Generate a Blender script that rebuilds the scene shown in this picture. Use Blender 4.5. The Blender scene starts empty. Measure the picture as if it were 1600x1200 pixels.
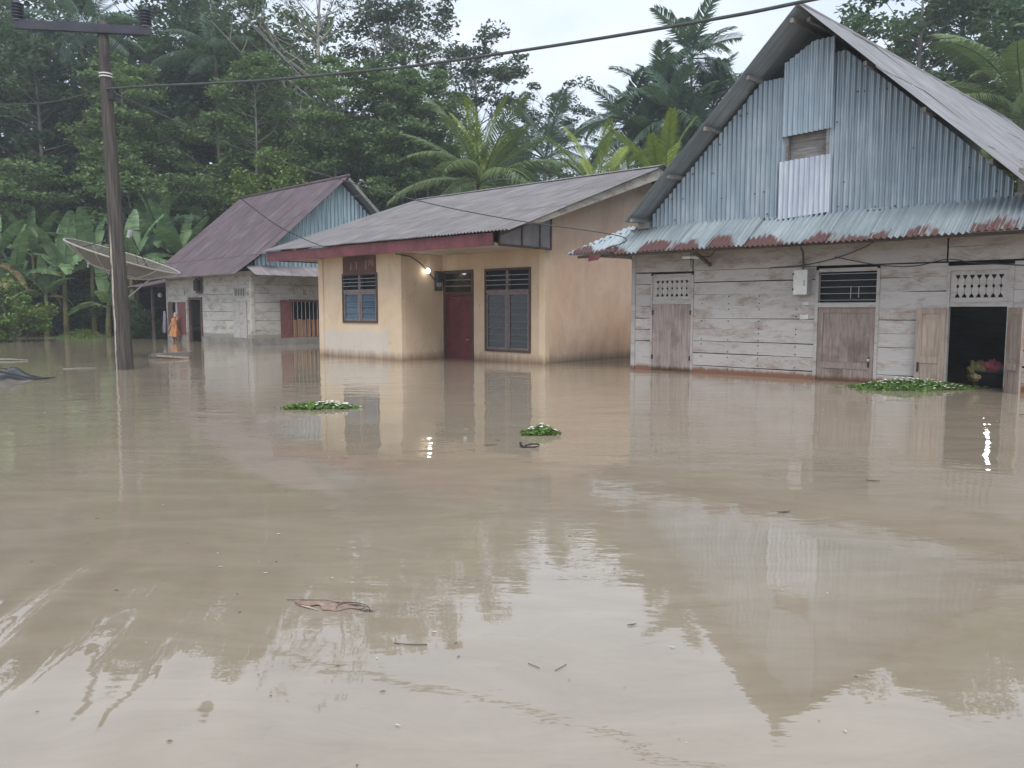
import bpy, math, random
import numpy as np
from mathutils import Vector, Matrix, Euler, noise as mnoise

scene = bpy.context.scene
COL = scene.collection
R_ = math.radians

# ------------------------------------------------------------------ camera, sky, sun, exposure
cam_d = bpy.data.cameras.new('camera')
cam_d.sensor_width = 36.0
cam_d.lens = 36.0 * 1250 / 1600
cam_d.clip_start = 0.05
cam_d.clip_end = 2000
cam = bpy.data.objects.new('camera', cam_d)
COL.objects.link(cam)
cam.location = (0, 0, 1.3)
cam.rotation_euler = (R_(90 - 5.3), 0, 0)
scene.camera = cam

SUN_EL, SUN_AZ = 57.0, 178.0           # soft sun behind the cloud, behind the camera
world = bpy.data.worlds.new('World')
scene.world = world
world.use_nodes = True
wn = world.node_tree
wn.nodes.clear()
w_out = wn.nodes.new('ShaderNodeOutputWorld')
w_bg = wn.nodes.new('ShaderNodeBackground')
w_sky = wn.nodes.new('ShaderNodeTexSky')
w_sky.sky_type = 'NISHITA'
w_sky.sun_disc = False
w_sky.sun_elevation = R_(SUN_EL)
w_sky.sun_rotation = R_(SUN_AZ)
w_tc = wn.nodes.new('ShaderNodeTexCoord')
w_map = wn.nodes.new('ShaderNodeMapping')
w_map.inputs['Scale'].default_value = (1, 1, 2.2)
w_noise = wn.nodes.new('ShaderNodeTexNoise')
w_noise.inputs['Scale'].default_value = 2.6
w_noise.inputs['Detail'].default_value = 6
w_noise.inputs['Roughness'].default_value = 0.52
w_ramp = wn.nodes.new('ShaderNodeValToRGB')
w_ramp.color_ramp.elements[0].position = 0.33
w_ramp.color_ramp.elements[0].color = (4.55, 5.35, 6.6, 1)
w_ramp.color_ramp.elements[1].position = 0.66
w_ramp.color_ramp.elements[1].color = (6.75, 7.15, 7.7, 1)
w_mix = wn.nodes.new('ShaderNodeMix')
w_mix.data_type = 'RGBA'
w_mix.inputs[0].default_value = 0.86
wn.links.new(w_tc.outputs['Generated'], w_map.inputs['Vector'])
wn.links.new(w_map.outputs['Vector'], w_noise.inputs['Vector'])
wn.links.new(w_noise.outputs['Fac'], w_ramp.inputs['Fac'])
wn.links.new(w_sky.outputs['Color'], w_mix.inputs[6])
wn.links.new(w_ramp.outputs['Color'], w_mix.inputs[7])
wn.links.new(w_mix.outputs[2], w_bg.inputs['Color'])
w_bg.inputs['Strength'].default_value = 0.1
wn.links.new(w_bg.outputs['Background'], w_out.inputs['Surface'])

sun_d = bpy.data.lights.new('sun', 'SUN')
sun_d.energy = 1.5
sun_d.angle = R_(32)
sun_d.color = (1.0, 0.97, 0.92)
sun = bpy.data.objects.new('sun', sun_d)
COL.objects.link(sun)
_az = R_(SUN_AZ)
_dir = Vector((math.sin(_az) * math.cos(R_(SUN_EL)), math.cos(_az) * math.cos(R_(SUN_EL)), math.sin(R_(SUN_EL))))
sun.rotation_euler = _dir.to_track_quat('Z', 'Y').to_euler()
sun.location = _dir * 60

scene.view_settings.view_transform = 'Standard'
scene.view_settings.look = 'None'
scene.view_settings.gamma = 1.0
scene.view_settings.use_curve_mapping = False
scene.view_settings.exposure = 0.76
scene.cycles.max_bounces = 7
scene.cycles.diffuse_bounces = 3
scene.cycles.glossy_bounces = 3
scene.cycles.transmission_bounces = 4
scene.cycles.transparent_max_bounces = 8
scene.cycles.volume_bounces = 1
scene.cycles.sample_clamp_indirect = 6
scene.cycles.caustics_reflective = False
scene.cycles.caustics_refractive = False
scene.cycles.use_denoising = True

rng = random.Random(7)
nr = np.random.default_rng(11)

# ------------------------------------------------------------------ node helper
class NT:
    def __init__(self, name):
        self.m = bpy.data.materials.new(name)
        self.m.use_nodes = True
        self.t = self.m.node_tree
        self.t.nodes.clear()
        self.out = self.t.nodes.new('ShaderNodeOutputMaterial')
    def n(self, kind, props=None, **ins):
        nd = self.t.nodes.new('ShaderNode' + kind)
        for k, v in (props or {}).items():
            setattr(nd, k, v)
        for k, v in ins.items():
            key = int(k[1:]) if k[0] == '_' and k[1:].isdigit() else k.replace('_', ' ')
            self.set(nd.inputs[key], v)
        return nd
    def set(self, sock, v):
        if hasattr(v, 'is_output'):
            self.t.links.new(v, sock)
        else:
            if isinstance(v, (tuple, list)) and len(v) == 3 and sock.type == 'RGBA':
                v = (*v, 1)
            sock.default_value = v
    def obj(self):
        return self.n('TexCoord').outputs['Object']
    def pos(self):
        return self.n('NewGeometry').outputs['Position']
    def map(self, vec, scale=(1, 1, 1), loc=(0, 0, 0), rot=(0, 0, 0)):
        return self.n('Mapping', Vector=vec, Scale=scale, Location=loc, Rotation=rot).outputs[0]
    def noise(self, vec, scale, detail=4, rough=.55, dist=0.0):
        return self.n('TexNoise', Vector=vec, Scale=scale, Detail=detail, Roughness=rough, Distortion=dist).outputs['Fac']
    def ramp(self, fac, *stops):
        nd = self.n('ValToRGB', Fac=fac)
        cr = nd.color_ramp
        while len(cr.elements) < len(stops):
            cr.elements.new(0.5)
        for e, (p, c) in zip(cr.elements, stops):
            e.position = p
            e.color = (c, c, c, 1) if isinstance(c, (int, float)) else (*c, 1)
        return nd.outputs['Color']
    def mix(self, fac, a, b, mode='MIX'):
        nd = self.n('Mix', {'data_type': 'RGBA', 'blend_type': mode})
        self.set(nd.inputs[0], fac); self.set(nd.inputs[6], a); self.set(nd.inputs[7], b)
        return nd.outputs[2]
    def math(self, op, a, b=0.0, clamp=False):
        nd = self.n('Math', {'operation': op, 'use_clamp': clamp}, _0=a, _1=b)
        return nd.outputs[0]
    def sep(self, vec):
        return self.n('SeparateXYZ', Vector=vec).outputs
    def rng(self, v, a, b, c=0.0, d=1.0):
        return self.n('MapRange', {'clamp': True}, _0=v, _1=a, _2=b, _3=c, _4=d).outputs[0]
    def rand(self):
        return self.n('ObjectInfo').outputs['Random']
    def island(self):
        return self.n('NewGeometry').outputs['Random Per Island']
    def bump(self, h, strength=.3, distance=.02):
        return self.n('Bump', Height=h, Strength=strength, Distance=distance).outputs[0]
    def shift(self, vec, amount=50.0):
        r = self.math('MULTIPLY', self.rand(), amount)
        return self.n('VectorMath', {'operation': 'ADD'}, _0=vec, _1=self.n('CombineXYZ', X=r, Y=r, Z=r).outputs[0]).outputs[0]
    def done(self, color, rough=.7, normal=None, metallic=0.0, spec=.4, ior=1.45, **kw):
        b = self.n('BsdfPrincipled')
        self.set(b.inputs['Base Color'], color); self.set(b.inputs['Roughness'], rough)
        self.set(b.inputs['Metallic'], metallic); self.set(b.inputs['Specular IOR Level'], spec)
        self.set(b.inputs['IOR'], ior)
        if normal is not None:
            self.set(b.inputs['Normal'], normal)
        self.t.links.new(b.outputs[0], self.out.inputs[0])
        return self.m

def mat_paint_board(name, paint, wood, wear=.5, band=None, tint=.12):
    """old painted horizontal boards: paint worn down to grey-brown wood, nail stains, water line"""
    t = NT(name)
    o = t.obj()
    s = t.shift(o)
    grain = t.noise(t.map(s, (1.2, 1.2, 26)), 3.0, 5, .6)
    wear_n = t.noise(t.map(s, (1.0, 1.0, 2.4)), 1.6, 7, .68, .4)
    wear_f = t.noise(t.map(s, (2.0, 2.0, 9)), 6.0, 5, .7)
    m = t.math('ADD', t.math('MULTIPLY', wear_n, .7), t.math('MULTIPLY', wear_f, .3))
    mask = t.ramp(m, (wear - .05, 0.0), (wear + .09, 1.0))
    woodc = t.mix(grain, tuple(c * .62 for c in wood), tuple(c * 1.25 for c in wood))
    paintc = t.mix(t.noise(s, .9, 4), tuple(c * .82 for c in paint), tuple(min(.85, c * 1.08) for c in paint))
    paintc = t.mix(t.math('MULTIPLY', t.ramp(grain, (.35, 1.0), (.6, 0.0)), .35), paintc, tuple(c * .55 for c in paint))
    c = t.mix(mask, paintc, woodc)
    rnd = t.rand()
    c = t.mix(tint * 2, c, t.mix(rnd, (.72, .69, .67), (1.0, .98, .97)), 'MULTIPLY')
    if band:
        z = t.sep(o)[2]
        e = t.math('ADD', z, t.math('MULTIPLY', t.noise(t.map(o, (6, 6, 1)), 2, 3), .10))
        c = t.mix(t.rng(e, band[0] + .05, band[0] - .01), c, band[1])
    h = t.math('ADD', grain, t.math('MULTIPLY', mask, -.5))
    return t.done(c, t.mix(mask, (.6, .6, .6), (.9, .9, .9)), t.bump(h, .5, .006), spec=.25)

def mat_wood(name, dark, light, rough=.8, grain_axis='Z', worn=None, band=None):
    t = NT(name)
    o = t.obj(); s = t.shift(o)
    sc = {'Z': (14, 14, 1.0), 'X': (1.0, 14, 14), 'Y': (14, 1.0, 14)}[grain_axis]
    g = t.noise(t.map(s, sc), 2.2, 6, .62, .3)
    c = t.mix(t.ramp(g, (.3, 0.0), (.7, 1.0)), dark, light)
    b = t.noise(s, 1.7, 5, .65)
    c = t.mix(t.ramp(b, (.5, 0.0), (.68, .55)), c, worn or tuple(x * .45 for x in dark))
    if band:
        z = t.math('ADD', t.sep(o)[2], t.math('MULTIPLY', t.noise(t.map(o, (7, 7, 1)), 2, 3), .12))
        c = t.mix(t.rng(z, band[0] + .05, band[0] - .02), c, band[1])
    return t.done(c, rough, t.bump(g, .4, .005), spec=.25)

def mat_metal(name, base, alt, rust=.0, ovar=.16, rustc=(.16, .07, .06), rough=.42, metallic=.45, streak='Y', eave=None, band=.12):
    """corrugated sheet; object space y runs along the waves"""
    t = NT(name)
    o = t.obj(); s = t.shift(o)
    streaks = t.noise(t.map(s, (9, .5, 9) if streak == 'Y' else (.5, 9, 9)), 1.6, 5, .6)
    cloud = t.noise(s, 1.1, 5, .6)
    c = t.mix(t.ramp(cloud, (.35, 0.0), (.65, 1.0)), base, alt)
    c = t.mix(t.math('MULTIPLY', t.ramp(streaks, (.42, 1.0), (.62, 0.0)), .5), c, tuple(x * .6 for x in base))
    c = t.mix(ovar, c, t.mix(t.rand(), (.55, .55, .58), (1.15, 1.15, 1.15)), 'MULTIPLY')
    rn = t.math('ADD', t.math('MULTIPLY', t.noise(t.map(s, (1.0, .6, 1)), 1.5, 3, .5), .75), t.math('MULTIPLY', streaks, .25))
    if eave is not None:
        y = t.sep(o)[1]
        rn = t.math('ADD', rn, t.rng(y, eave, 0.0, -.14, .10))
    rm = t.ramp(rn, (1 - rust - band / 2, 0.0), (1 - rust + band / 2, 1.0))
    c = t.mix(rm, c, t.mix(t.noise(s, 22, 4), tuple(x * .6 for x in rustc), tuple(x * 1.5 for x in rustc)))
    met = t.mix(rm, (metallic,) * 3, (0, 0, 0))
    ro = t.mix(rm, (rough,) * 3, (.85,) * 3)
    return t.done(c, ro, t.bump(t.noise(s, 30, 3), .12, .004), metallic=met, spec=.4)

def mat_plaster(name, base, alt, damp=(.20, .19, .17), damp_z=.75, patch=None, mud=(.19, .115, .07)):
    t = NT(name)
    o = t.obj()
    n1 = t.noise(o, .9, 6, .62, .5)
    n2 = t.noise(t.map(o, (1.7, 1.7, .7)), 1.5, 6, .65, .8)
    c = t.mix(t.ramp(n1, (.35, 0.0), (.68, 1.0)), base, alt)
    c = t.mix(t.math('MULTIPLY', t.ramp(n2, (.47, 0.0), (.70, 1.0)), .22), c, tuple(x * .45 for x in base))
    spots = t.noise(o, 5.5, 6, .7)
    c = t.mix(t.math('MULTIPLY', t.ramp(spots, (.60, 0.0), (.70, 1.0)), .35), c, (.23, .19, .15))
    z = t.sep(o)[2]
    hi = t.math('ADD', z, t.math('MULTIPLY', t.noise(t.map(o, (1.5, 1.5, .3)), 1.2, 5, .6), 1.1))
    c = t.mix(t.math('MULTIPLY', t.rng(hi, damp_z + .55, damp_z - .15), .75), c, t.mix(n2, damp, tuple(x * 1.7 for x in damp)))
    if patch:                                     # bare cement patch below the window
        x = t.sep(o)[0]
        xx = t.math('ADD', x, t.math('MULTIPLY', t.noise(o, 2.5, 6, .65), .7))
        zz = t.math('ADD', z, t.math('MULTIPLY', t.noise(o, 2.0, 6, .65), .55))
        a = t.math('MULTIPLY', t.rng(xx, patch[0], patch[0] + .05), t.rng(xx, patch[1] + .05, patch[1]))
        b = t.math('MULTIPLY', t.rng(zz, patch[2], patch[2] + .06), t.rng(zz, patch[3] + .05, patch[3]))
        c = t.mix(t.math('MULTIPLY', t.math('MULTIPLY', a, b), .72), c, t.mix(n1, (.50, .46, .42), (.66, .62, .57)))
    lo = t.math('ADD', z, t.math('MULTIPLY', t.noise(t.map(o, (5, 5, .8)), 2, 6, .7), .34))
    c = t.mix(t.math('MULTIPLY', t.rng(lo, .40, .16), .85), c, mud)
    return t.done(c, .9, t.bump(t.noise(o, 40, 4), .25, .004), spec=.2)

def mat_flat(name, col, rough=.6, var=.25, metallic=0.0, scale=6.0, spec=.4):
    t = NT(name)
    s = t.shift(t.obj())
    n = t.noise(s, scale, 5, .62)
    c = t.mix(t.ramp(n, (.3, 0.0), (.7, 1.0)), tuple(x * (1 - var) for x in col), tuple(min(.9, x * (1 + var)) for x in col))
    return t.done(c, rough, t.bump(n, .15, .004), metallic=metallic, spec=spec)

def mat_leaf(name, dark, light, trans=.3, rough=.5, obj_var=.3, yellow=None):
    t = NT(name)
    r = t.island()
    c = t.mix(r, dark, light)
    c = t.mix(obj_var, c, t.mix(t.rand(), (.55, .62, .7), (1.25, 1.2, .9)), 'MULTIPLY')
    if yellow:
        c = t.mix(t.ramp(t.math('FRACT', t.math('MULTIPLY', r, 37.0)), (.93, 0.0), (.95, 1.0)), c, yellow)
    b = t.n('BsdfPrincipled')
    t.set(b.inputs['Base Color'], c); t.set(b.inputs['Roughness'], rough); t.set(b.inputs['Specular IOR Level'], .35)
    tr = t.n('BsdfTranslucent', Color=t.mix(.5, c, (.10, .16, .03)))
    ms = t.n('MixShader', Fac=trans)
    t.t.links.new(b.outputs[0], ms.inputs[1]); t.t.links.new(tr.outputs[0], ms.inputs[2])
    t.t.links.new(ms.outputs[0], t.out.inputs[0])
    return t.m

def mat_emit(name, col, strength):
    t = NT(name)
    e = t.n('Emission', Color=col, Strength=strength)
    t.t.links.new(e.outputs[0], t.out.inputs[0])
    return t.m

def mat_glass(name, tint, rough=.08):
    t = NT(name)
    n = t.noise(t.shift(t.obj()), 3, 4)
    c = t.mix(n, tuple(x * .6 for x in tint), tuple(x * 1.4 for x in tint))
    return t.done(c, rough, None, spec=.6)

# ------------------------------------------------------------------ mesh helper
class MB:
    def __init__(self):
        self.v = []; self.f = []
    def add(self, vs, fs):
        o = len(self.v)
        self.v += [tuple(p) for p in vs]
        self.f += [tuple(i + o for i in q) for q in fs]
        return self
    def box(self, x0, x1, y0, y1, z0, z1):
        return self.add([(x0, y0, z0), (x1, y0, z0), (x1, y1, z0), (x0, y1, z0), (x0, y0, z1), (x1, y0, z1), (x1, y1, z1), (x0, y1, z1)],
                        [(3, 2, 1, 0), (4, 5, 6, 7), (0, 1, 5, 4), (1, 2, 6, 5), (2, 3, 7, 6), (3, 0, 4, 7)])
    def bar(self, a, b, w, h=None):
        """square bar from a to b"""
        a, b = Vector(a), Vector(b); h = h or w
        d = (b - a).normalized()
        up = Vector((0, 0, 1)) if abs(d.z) < .95 else Vector((0, 1, 0))
        s = d.cross(up).normalized(); u = s.cross(d)
        vs = []
        for p in (a, b):
            for i, j in ((-1, -1), (1, -1), (1, 1), (-1, 1)):
                vs.append(p + s * (i * w / 2) + u * (j * h / 2))
        return self.add(vs, [(3, 2, 1, 0), (4, 5, 6, 7), (0, 1, 5, 4), (1, 2, 6, 5), (2, 3, 7, 6), (3, 0, 4, 7)])
    def tube(self, pts, rad, n=8, cap=True):
        pts = [Vector(p) for p in pts]
        if not hasattr(rad, '__len__'):
            rad = [rad] * len(pts)
        vs, fs = [], []
        ref = Vector((.31, .17, .93)).normalized()
        for i, p in enumerate(pts):
            d = (pts[min(i + 1, len(pts) - 1)] - pts[max(i - 1, 0)])
            d = d.normalized() if d.length > 1e-9 else Vector((0, 0, 1))
            s = d.cross(ref if abs(d.dot(ref)) < .97 else Vector((1, 0, 0))).normalized(); u = s.cross(d)
            for k in range(n):
                a = 2 * math.pi * k / n
                vs.append(p + (s * math.cos(a) + u * math.sin(a)) * rad[i])
        for i in range(len(pts) - 1):
            for k in range(n):
                k2 = (k + 1) % n
                fs.append((i * n + k, i * n + k2, (i + 1) * n + k2, (i + 1) * n + k))
        if cap:
            fs.append(tuple(range(n - 1, -1, -1))); fs.append(tuple((len(pts) - 1) * n + k for k in range(n)))
        return self.add(vs, fs)
    def lathe(self, prof, c=(0, 0, 0), n=16):
        """profile of (radius, z)"""
        vs, fs = [], []
        for r, z in prof:
            for k in range(n):
                a = 2 * math.pi * k / n
                vs.append((c[0] + r * math.cos(a), c[1] + r * math.sin(a), c[2] + z))
        for i in range(len(prof) - 1):
            for k in range(n):
                k2 = (k + 1) % n
                fs.append((i * n + k, i * n + k2, (i + 1) * n + k2, (i + 1) * n + k))
        return self.add(vs, fs)
    def prism(self, poly, axis, d0, d1):
        """extrude polygon (list of 2-D points) along axis between d0 and d1"""
        n = len(poly)
        def p3(p, d):
            return {'x': (d, p[0], p[1]), 'y': (p[0], d, p[1]), 'z': (p[0], p[1], d)}[axis]
        vs = [p3(p, d0) for p in poly] + [p3(p, d1) for p in poly]
        fs = [tuple(range(n)), tuple(range(2 * n - 1, n - 1, -1))] + [(i, n + i, n + (i + 1) % n, (i + 1) % n) for i in range(n)]
        return self.add(vs, fs)
    def mesh(self, name, mat, smooth=False):
        me = bpy.data.meshes.new(name)
        me.from_pydata(self.v, [], self.f)
        me.update()
        if mat:
            me.materials.append(mat)
        if smooth:
            me.polygons.foreach_set('use_smooth', [True] * len(me.polygons))
        return me
    def build(self, name, mat, parent=None, smooth=False, loc=None, rot=None):
        return link(name, self.mesh(name, mat, smooth), parent, loc, rot)

def link(name, me, parent=None, loc=None, rot=None, mw=None):
    o = bpy.data.objects.new(name, me)
    COL.objects.link(o)
    if parent is not None:
        o.parent = parent
    if mw is not None:
        o.matrix_basis = mw
    if loc is not None:
        o.location = loc
    if rot is not None:
        o.rotation_euler = rot
    return o

def tag(o, label=None, cat=None, group=None, kind=None):
    for k, v in (('label', label), ('category', cat), ('group', group), ('kind', kind)):
        if v:
            o[k] = v
    return o

def thing(name, label, cat, loc=(0, 0, 0), rz=0.0, group=None):
    o = link(name, None, None, loc, (0, 0, R_(rz)))
    o.empty_display_size = .2
    return tag(o, label, cat, group)

def np_mesh(name, verts, faces, mat, smooth=False):
    """verts (n,3), faces (m,k) arrays"""
    me = bpy.data.meshes.new(name)
    m, k = faces.shape
    me.vertices.add(len(verts)); me.vertices.foreach_set('co', np.ascontiguousarray(verts, dtype=np.float32).ravel())
    me.loops.add(m * k); me.loops.foreach_set('vertex_index', np.ascontiguousarray(faces, dtype=np.int32).ravel())
    me.polygons.add(m); me.polygons.foreach_set('loop_start', np.arange(0, m * k, k, dtype=np.int32))
    me.update(calc_edges=True)
    me.materials.append(mat)
    if smooth:
        me.polygons.foreach_set('use_smooth', [True] * m)
    return me

def axes(x, y, z, loc):
    x, y, z = Vector(x), Vector(y), Vector(z)
    return Matrix(((x.x, y.x, z.x, loc[0]), (x.y, y.y, z.y, loc[1]), (x.z, y.z, z.z, loc[2]), (0, 0, 0, 1)))

# ------------------------------------------------------------------ materials
M = {}
M['r_board'] = mat_paint_board('weathered_white_board', (.55, .52, .50), (.35, .275, .235), .54, band=(.13, (.23, .115, .075)))
M['r_trim'] = mat_paint_board('weathered_trim', (.51, .485, .465), (.33, .275, .24), .55, band=(.11, (.20, .115, .08)))
M['r_shutter'] = mat_wood('pinkish_grey_shutter_wood', (.24, .19, .17), (.42, .35, .325), band=(.13, (.10, .055, .035)))
M['r_door'] = mat_wood('brown_grey_door_wood', (.20, .155, .135), (.36, .29, .26), band=(.12, (.13, .07, .045)))
M['r_leaf'] = mat_wood('pale_brown_leaf_wood', (.25, .19, .155), (.44, .36, .30), worn=(.20, .14, .11))
M['wood_dark'] = mat_wood('dark_old_wood', (.075, .06, .05), (.16, .13, .11), grain_axis='X')
M['wood_grey'] = mat_wood('grey_old_wood', (.20, .185, .17), (.36, .34, .32), grain_axis='Y')
M['ply'] = mat_wood('bare_plywood', (.15, .14, .135), (.34, .32, .31), grain_axis='X')
M['zinc_blue'] = mat_metal('blue_grey_zinc', (.30, .375, .425), (.43, .495, .54), rust=.12, rustc=(.13, .11, .10))
M['zinc_patch'] = mat_metal('pale_zinc', (.52, .57, .66), (.66, .70, .77), rust=.1, metallic=.35)
M['zinc_upper'] = mat_metal('upper_patch_zinc', (.36, .44, .50), (.48, .555, .60), rust=.14, rustc=(.10, .08, .07))
M['zinc_awning'] = mat_metal('rusting_awning_zinc', (.33, .395, .43), (.45, .505, .53), rust=.46, rustc=(.105, .055, .052), eave=.55, band=.05)
M['zinc_roof'] = mat_metal('weathered_grey_roof', (.255, .255, .265), (.36, .36, .37), rust=.44, rustc=(.20, .19, .20), rough=.6, metallic=.25, band=.12)
M['zinc_under'] = mat_metal('dark_zinc_roof', (.28, .335, .37), (.40, .45, .48), rust=.2, rustc=(.10, .09, .09), rough=.5, metallic=.3)
M['m_roof'] = mat_metal('dusty_grey_roof', (.195, .18, .183), (.275, .258, .258), ovar=.06, rust=.36, rustc=(.15, .13, .128), rough=.75, metallic=.1)
M['f_roof'] = mat_metal('purple_brown_roof', (.105, .078, .088), (.155, .117, .13), ovar=.10, rust=.33, rustc=(.20, .17, .18), rough=.7, metallic=.05, band=.2)
M['f_zinc'] = mat_metal('turquoise_zinc', (.33, .45, .50), (.46, .57, .61), rust=.2, rustc=(.16, .14, .13))
M['f_pent'] = mat_metal('grey_violet_pent_roof', (.25, .215, .225), (.36, .32, .33), rust=.3, rustc=(.15, .11, .11), rough=.7, metallic=.1)
M['plaster'] = mat_plaster('cream_plaster', (.66, .505, .345), (.72, .59, .445), damp_z=-.2, patch=(-6.55, -3.75, .32, 1.0))
M['plaster_in'] = mat_plaster('shaded_porch_plaster', (.60, .455, .31), (.68, .545, .41), damp_z=-.1)  # cream plaster darkened, porch roof shade put into the colour
M['plaster_side'] = mat_plaster('salmon_plaster', (.70, .475, .335), (.78, .60, .46), damp=(.21, .19, .17), damp_z=.55, mud=(.15, .12, .095))
M['fascia'] = mat_flat('maroon_fascia', (.145, .045, .05), .6, .35, scale=3)
M['maroon'] = mat_flat('maroon_door_paint', (.135, .032, .035), .5, .35, scale=4)
M['frame'] = mat_flat('brown_window_frame', (.085, .052, .045), .55, .3)
M['rail'] = mat_flat('dusty_frame_rail', (.19, .15, .15), .6, .3)
M['soffit'] = mat_flat('pale_soffit', (.50, .44, .38), .85, .2, scale=2)
M['lintel'] = mat_flat('red_brown_lintel_panel', (.13, .062, .052), .75, .35, scale=2.5)
M['chalk'] = mat_flat('faded_lettering', (.30, .22, .19), .85, .3, scale=9)
M['barge'] = mat_paint_board('peeling_barge_board', (.62, .57, .47), (.33, .25, .22), .50)
M['glass_dark'] = mat_glass('dark_glass', (.017, .020, .018))
M['glass_blue'] = mat_glass('blue_curtained_glass', (.035, .075, .125), .15)
M['glass_clear'] = mat_glass('pale_glass_blade', (.36, .37, .40), .12)
M['pane_edge'] = mat_glass('pale_pane_edge', (.12, .125, .13), .3)  # paler strip along the lower edge of each pane
M['clerestory'] = mat_glass('dusty_clerestory_pane', (.22, .20, .20), .25)
M['dark_in'] = mat_flat('dark_interior', (.02, .02, .022), .9, .2)
M['dark_board'] = mat_wood('dark_inner_board', (.035, .03, .028), (.06, .052, .05), grain_axis='X')  # near-black brown boards inside the houses and the shed
M['f_board'] = mat_paint_board('pale_grey_green_board', (.57, .555, .52), (.31, .275, .235), .54, band=(.42, (.30, .27, .235)))
M['f_red'] = mat_flat('dusty_red_shutter', (.19, .075, .07), .7, .3)
M['f_brown'] = mat_flat('dull_brown_frame', (.115, .07, .065), .7, .3)
M['f_orange'] = mat_wood('orange_brown_slat', (.25, .12, .06), (.40, .22, .11))
M['concrete'] = mat_flat('wet_concrete', (.24, .23, .21), .85, .3, scale=3)
M['white'] = mat_flat('dirty_white_paint', (.66, .65, .62), .5, .12)
M['grey_box'] = mat_flat('grey_box_side', (.36, .36, .37), .6, .15)
M['iron'] = mat_flat('black_iron', (.025, .025, .027), .6, .3)
M['cable'] = mat_flat('black_cable', (.065, .072, .072), .6, .3)
M['wire'] = mat_flat('grey_wire', (.06, .06, .06), .6, .3)
M['insul'] = mat_flat('dark_ceramic', (.035, .038, .055), .35, .3)
M['arm'] = mat_flat('dark_steel_arm', (.045, .047, .065), .6, .3, scale=3)
M['bulb'] = mat_emit('lit_bulb', (1.0, .97, .92), 8.0)
M['bulb_in'] = mat_emit('lit_room_bulb', (.95, .98, 1.0), 40.0)
M['paper'] = mat_flat('torn_paper', (.62, .60, .58), .9, .15)

def _pole():
    t = NT('old_pole_wood')
    o = t.obj()
    g = t.noise(t.map(o, (16, 16, .5)), 2, 6, .6)
    c = t.mix(t.ramp(g, (.35, 0.0), (.68, 1.0)), (.045, .040, .037), (.125, .108, .098))
    x, y, z = t.sep(o)
    st = t.math('ADD', t.math('MULTIPLY', x, 1.0), t.math('MULTIPLY', t.noise(t.map(o, (0, 0, 1.1)), 1.3, 3), .09))
    zz = t.math('ADD', z, t.math('MULTIPLY', t.noise(o, 3), .4))
    m = t.math('MULTIPLY', t.math('MULTIPLY', t.rng(st, -.095, -.075), t.rng(st, -.035, -.055)), t.rng(zz, 3.3, 2.9))
    m = t.math('MULTIPLY', m, t.ramp(t.noise(t.map(o, (9, 9, 1.4)), 3, 4), (.36, 0.0), (.5, 1.0)))
    c = t.mix(m, c, (.50, .45, .37))
    return t.done(c, .85, t.bump(g, .6, .012), spec=.2)
M['pole'] = _pole()

def _dish():
    t = NT('perforated_dish_mesh')
    s = t.obj()
    n = t.noise(s, 2.2, 4)
    b = t.n('BsdfPrincipled'); t.set(b.inputs['Base Color'], t.mix(n, (.085, .072, .052), (.135, .118, .085))); t.set(b.inputs['Roughness'], .6)
    tr = t.n('BsdfTransparent')
    ms = t.n('MixShader', Fac=.30)
    t.t.links.new(b.outputs[0], ms.inputs[1]); t.t.links.new(tr.outputs[0], ms.inputs[2]); t.t.links.new(ms.outputs[0], t.out.inputs[0])
    return t.m
M['dish'] = _dish()
M['dish_rim'] = mat_flat('pale_dish_rim', (.38, .36, .32), .5, .2)

M['leaf_dark'] = mat_leaf('dark_evergreen_leaf', (.046, .090, .058), (.115, .185, .108), trans=.45, obj_var=.35)
M['leaf_mid'] = mat_leaf('mid_green_leaf', (.085, .150, .062), (.19, .285, .118), trans=.45, obj_var=.3)
M['leaf_fresh'] = mat_leaf('fresh_green_leaf', (.105, .185, .075), (.235, .335, .145), trans=.45, obj_var=.25)
M['leaf_light'] = mat_leaf('yellow_green_leaf', (.095, .160, .040), (.20, .29, .075), trans=.35, obj_var=.2)
M['leaf_rubber'] = mat_leaf('dull_sparse_leaf', (.055, .088, .060), (.12, .16, .105), obj_var=.2, yellow=(.20, .17, .06))
M['leaf_bush'] = mat_leaf('bright_bush_leaf', (.080, .15, .035), (.19, .29, .07), trans=.3, obj_var=.1)
M['frond'] = mat_leaf('coconut_frond', (.11, .165, .065), (.21, .28, .125), trans=.3, obj_var=.35)
M['frond_y'] = mat_leaf('young_yellow_frond', (.21, .28, .04), (.33, .40, .08), trans=.35, obj_var=.15)
M['frond_d'] = mat_leaf('dark_palm_frond', (.056, .105, .078), (.125, .195, .135), trans=.35, obj_var=.3)
M['banana'] = mat_leaf('banana_blade', (.12, .21, .095), (.22, .33, .16), trans=.35, rough=.4, obj_var=.3)
M['banana_dry'] = mat_leaf('dry_banana_blade', (.22, .16, .07), (.33, .26, .13), trans=.25, rough=.6, obj_var=.2)
M['weed'] = mat_leaf('floating_weed_leaf', (.08, .16, .035), (.19, .31, .075), trans=.25, obj_var=.1)
M['weed_dark'] = mat_leaf('dark_floating_weed_leaf', (.06, .125, .04), (.155, .25, .085), trans=.25, obj_var=.1)
M['petal'] = mat_flat('white_petal', (.74, .73, .68), .7, .1)
M['bark'] = mat_wood('grey_bark', (.09, .08, .07), (.20, .185, .165))
M['bark_pale'] = mat_wood('pale_bark', (.20, .185, .17), (.38, .36, .33), worn=(.10, .095, .085))
M['bark_palm'] = mat_wood('palm_bark', (.11, .09, .075), (.23, .195, .165))
M['stem'] = mat_wood('banana_stem', (.08, .085, .035), (.18, .17, .075))
M['coco'] = mat_flat('brown_coconut_husk', (.20, .11, .06), .7, .3)

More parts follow.
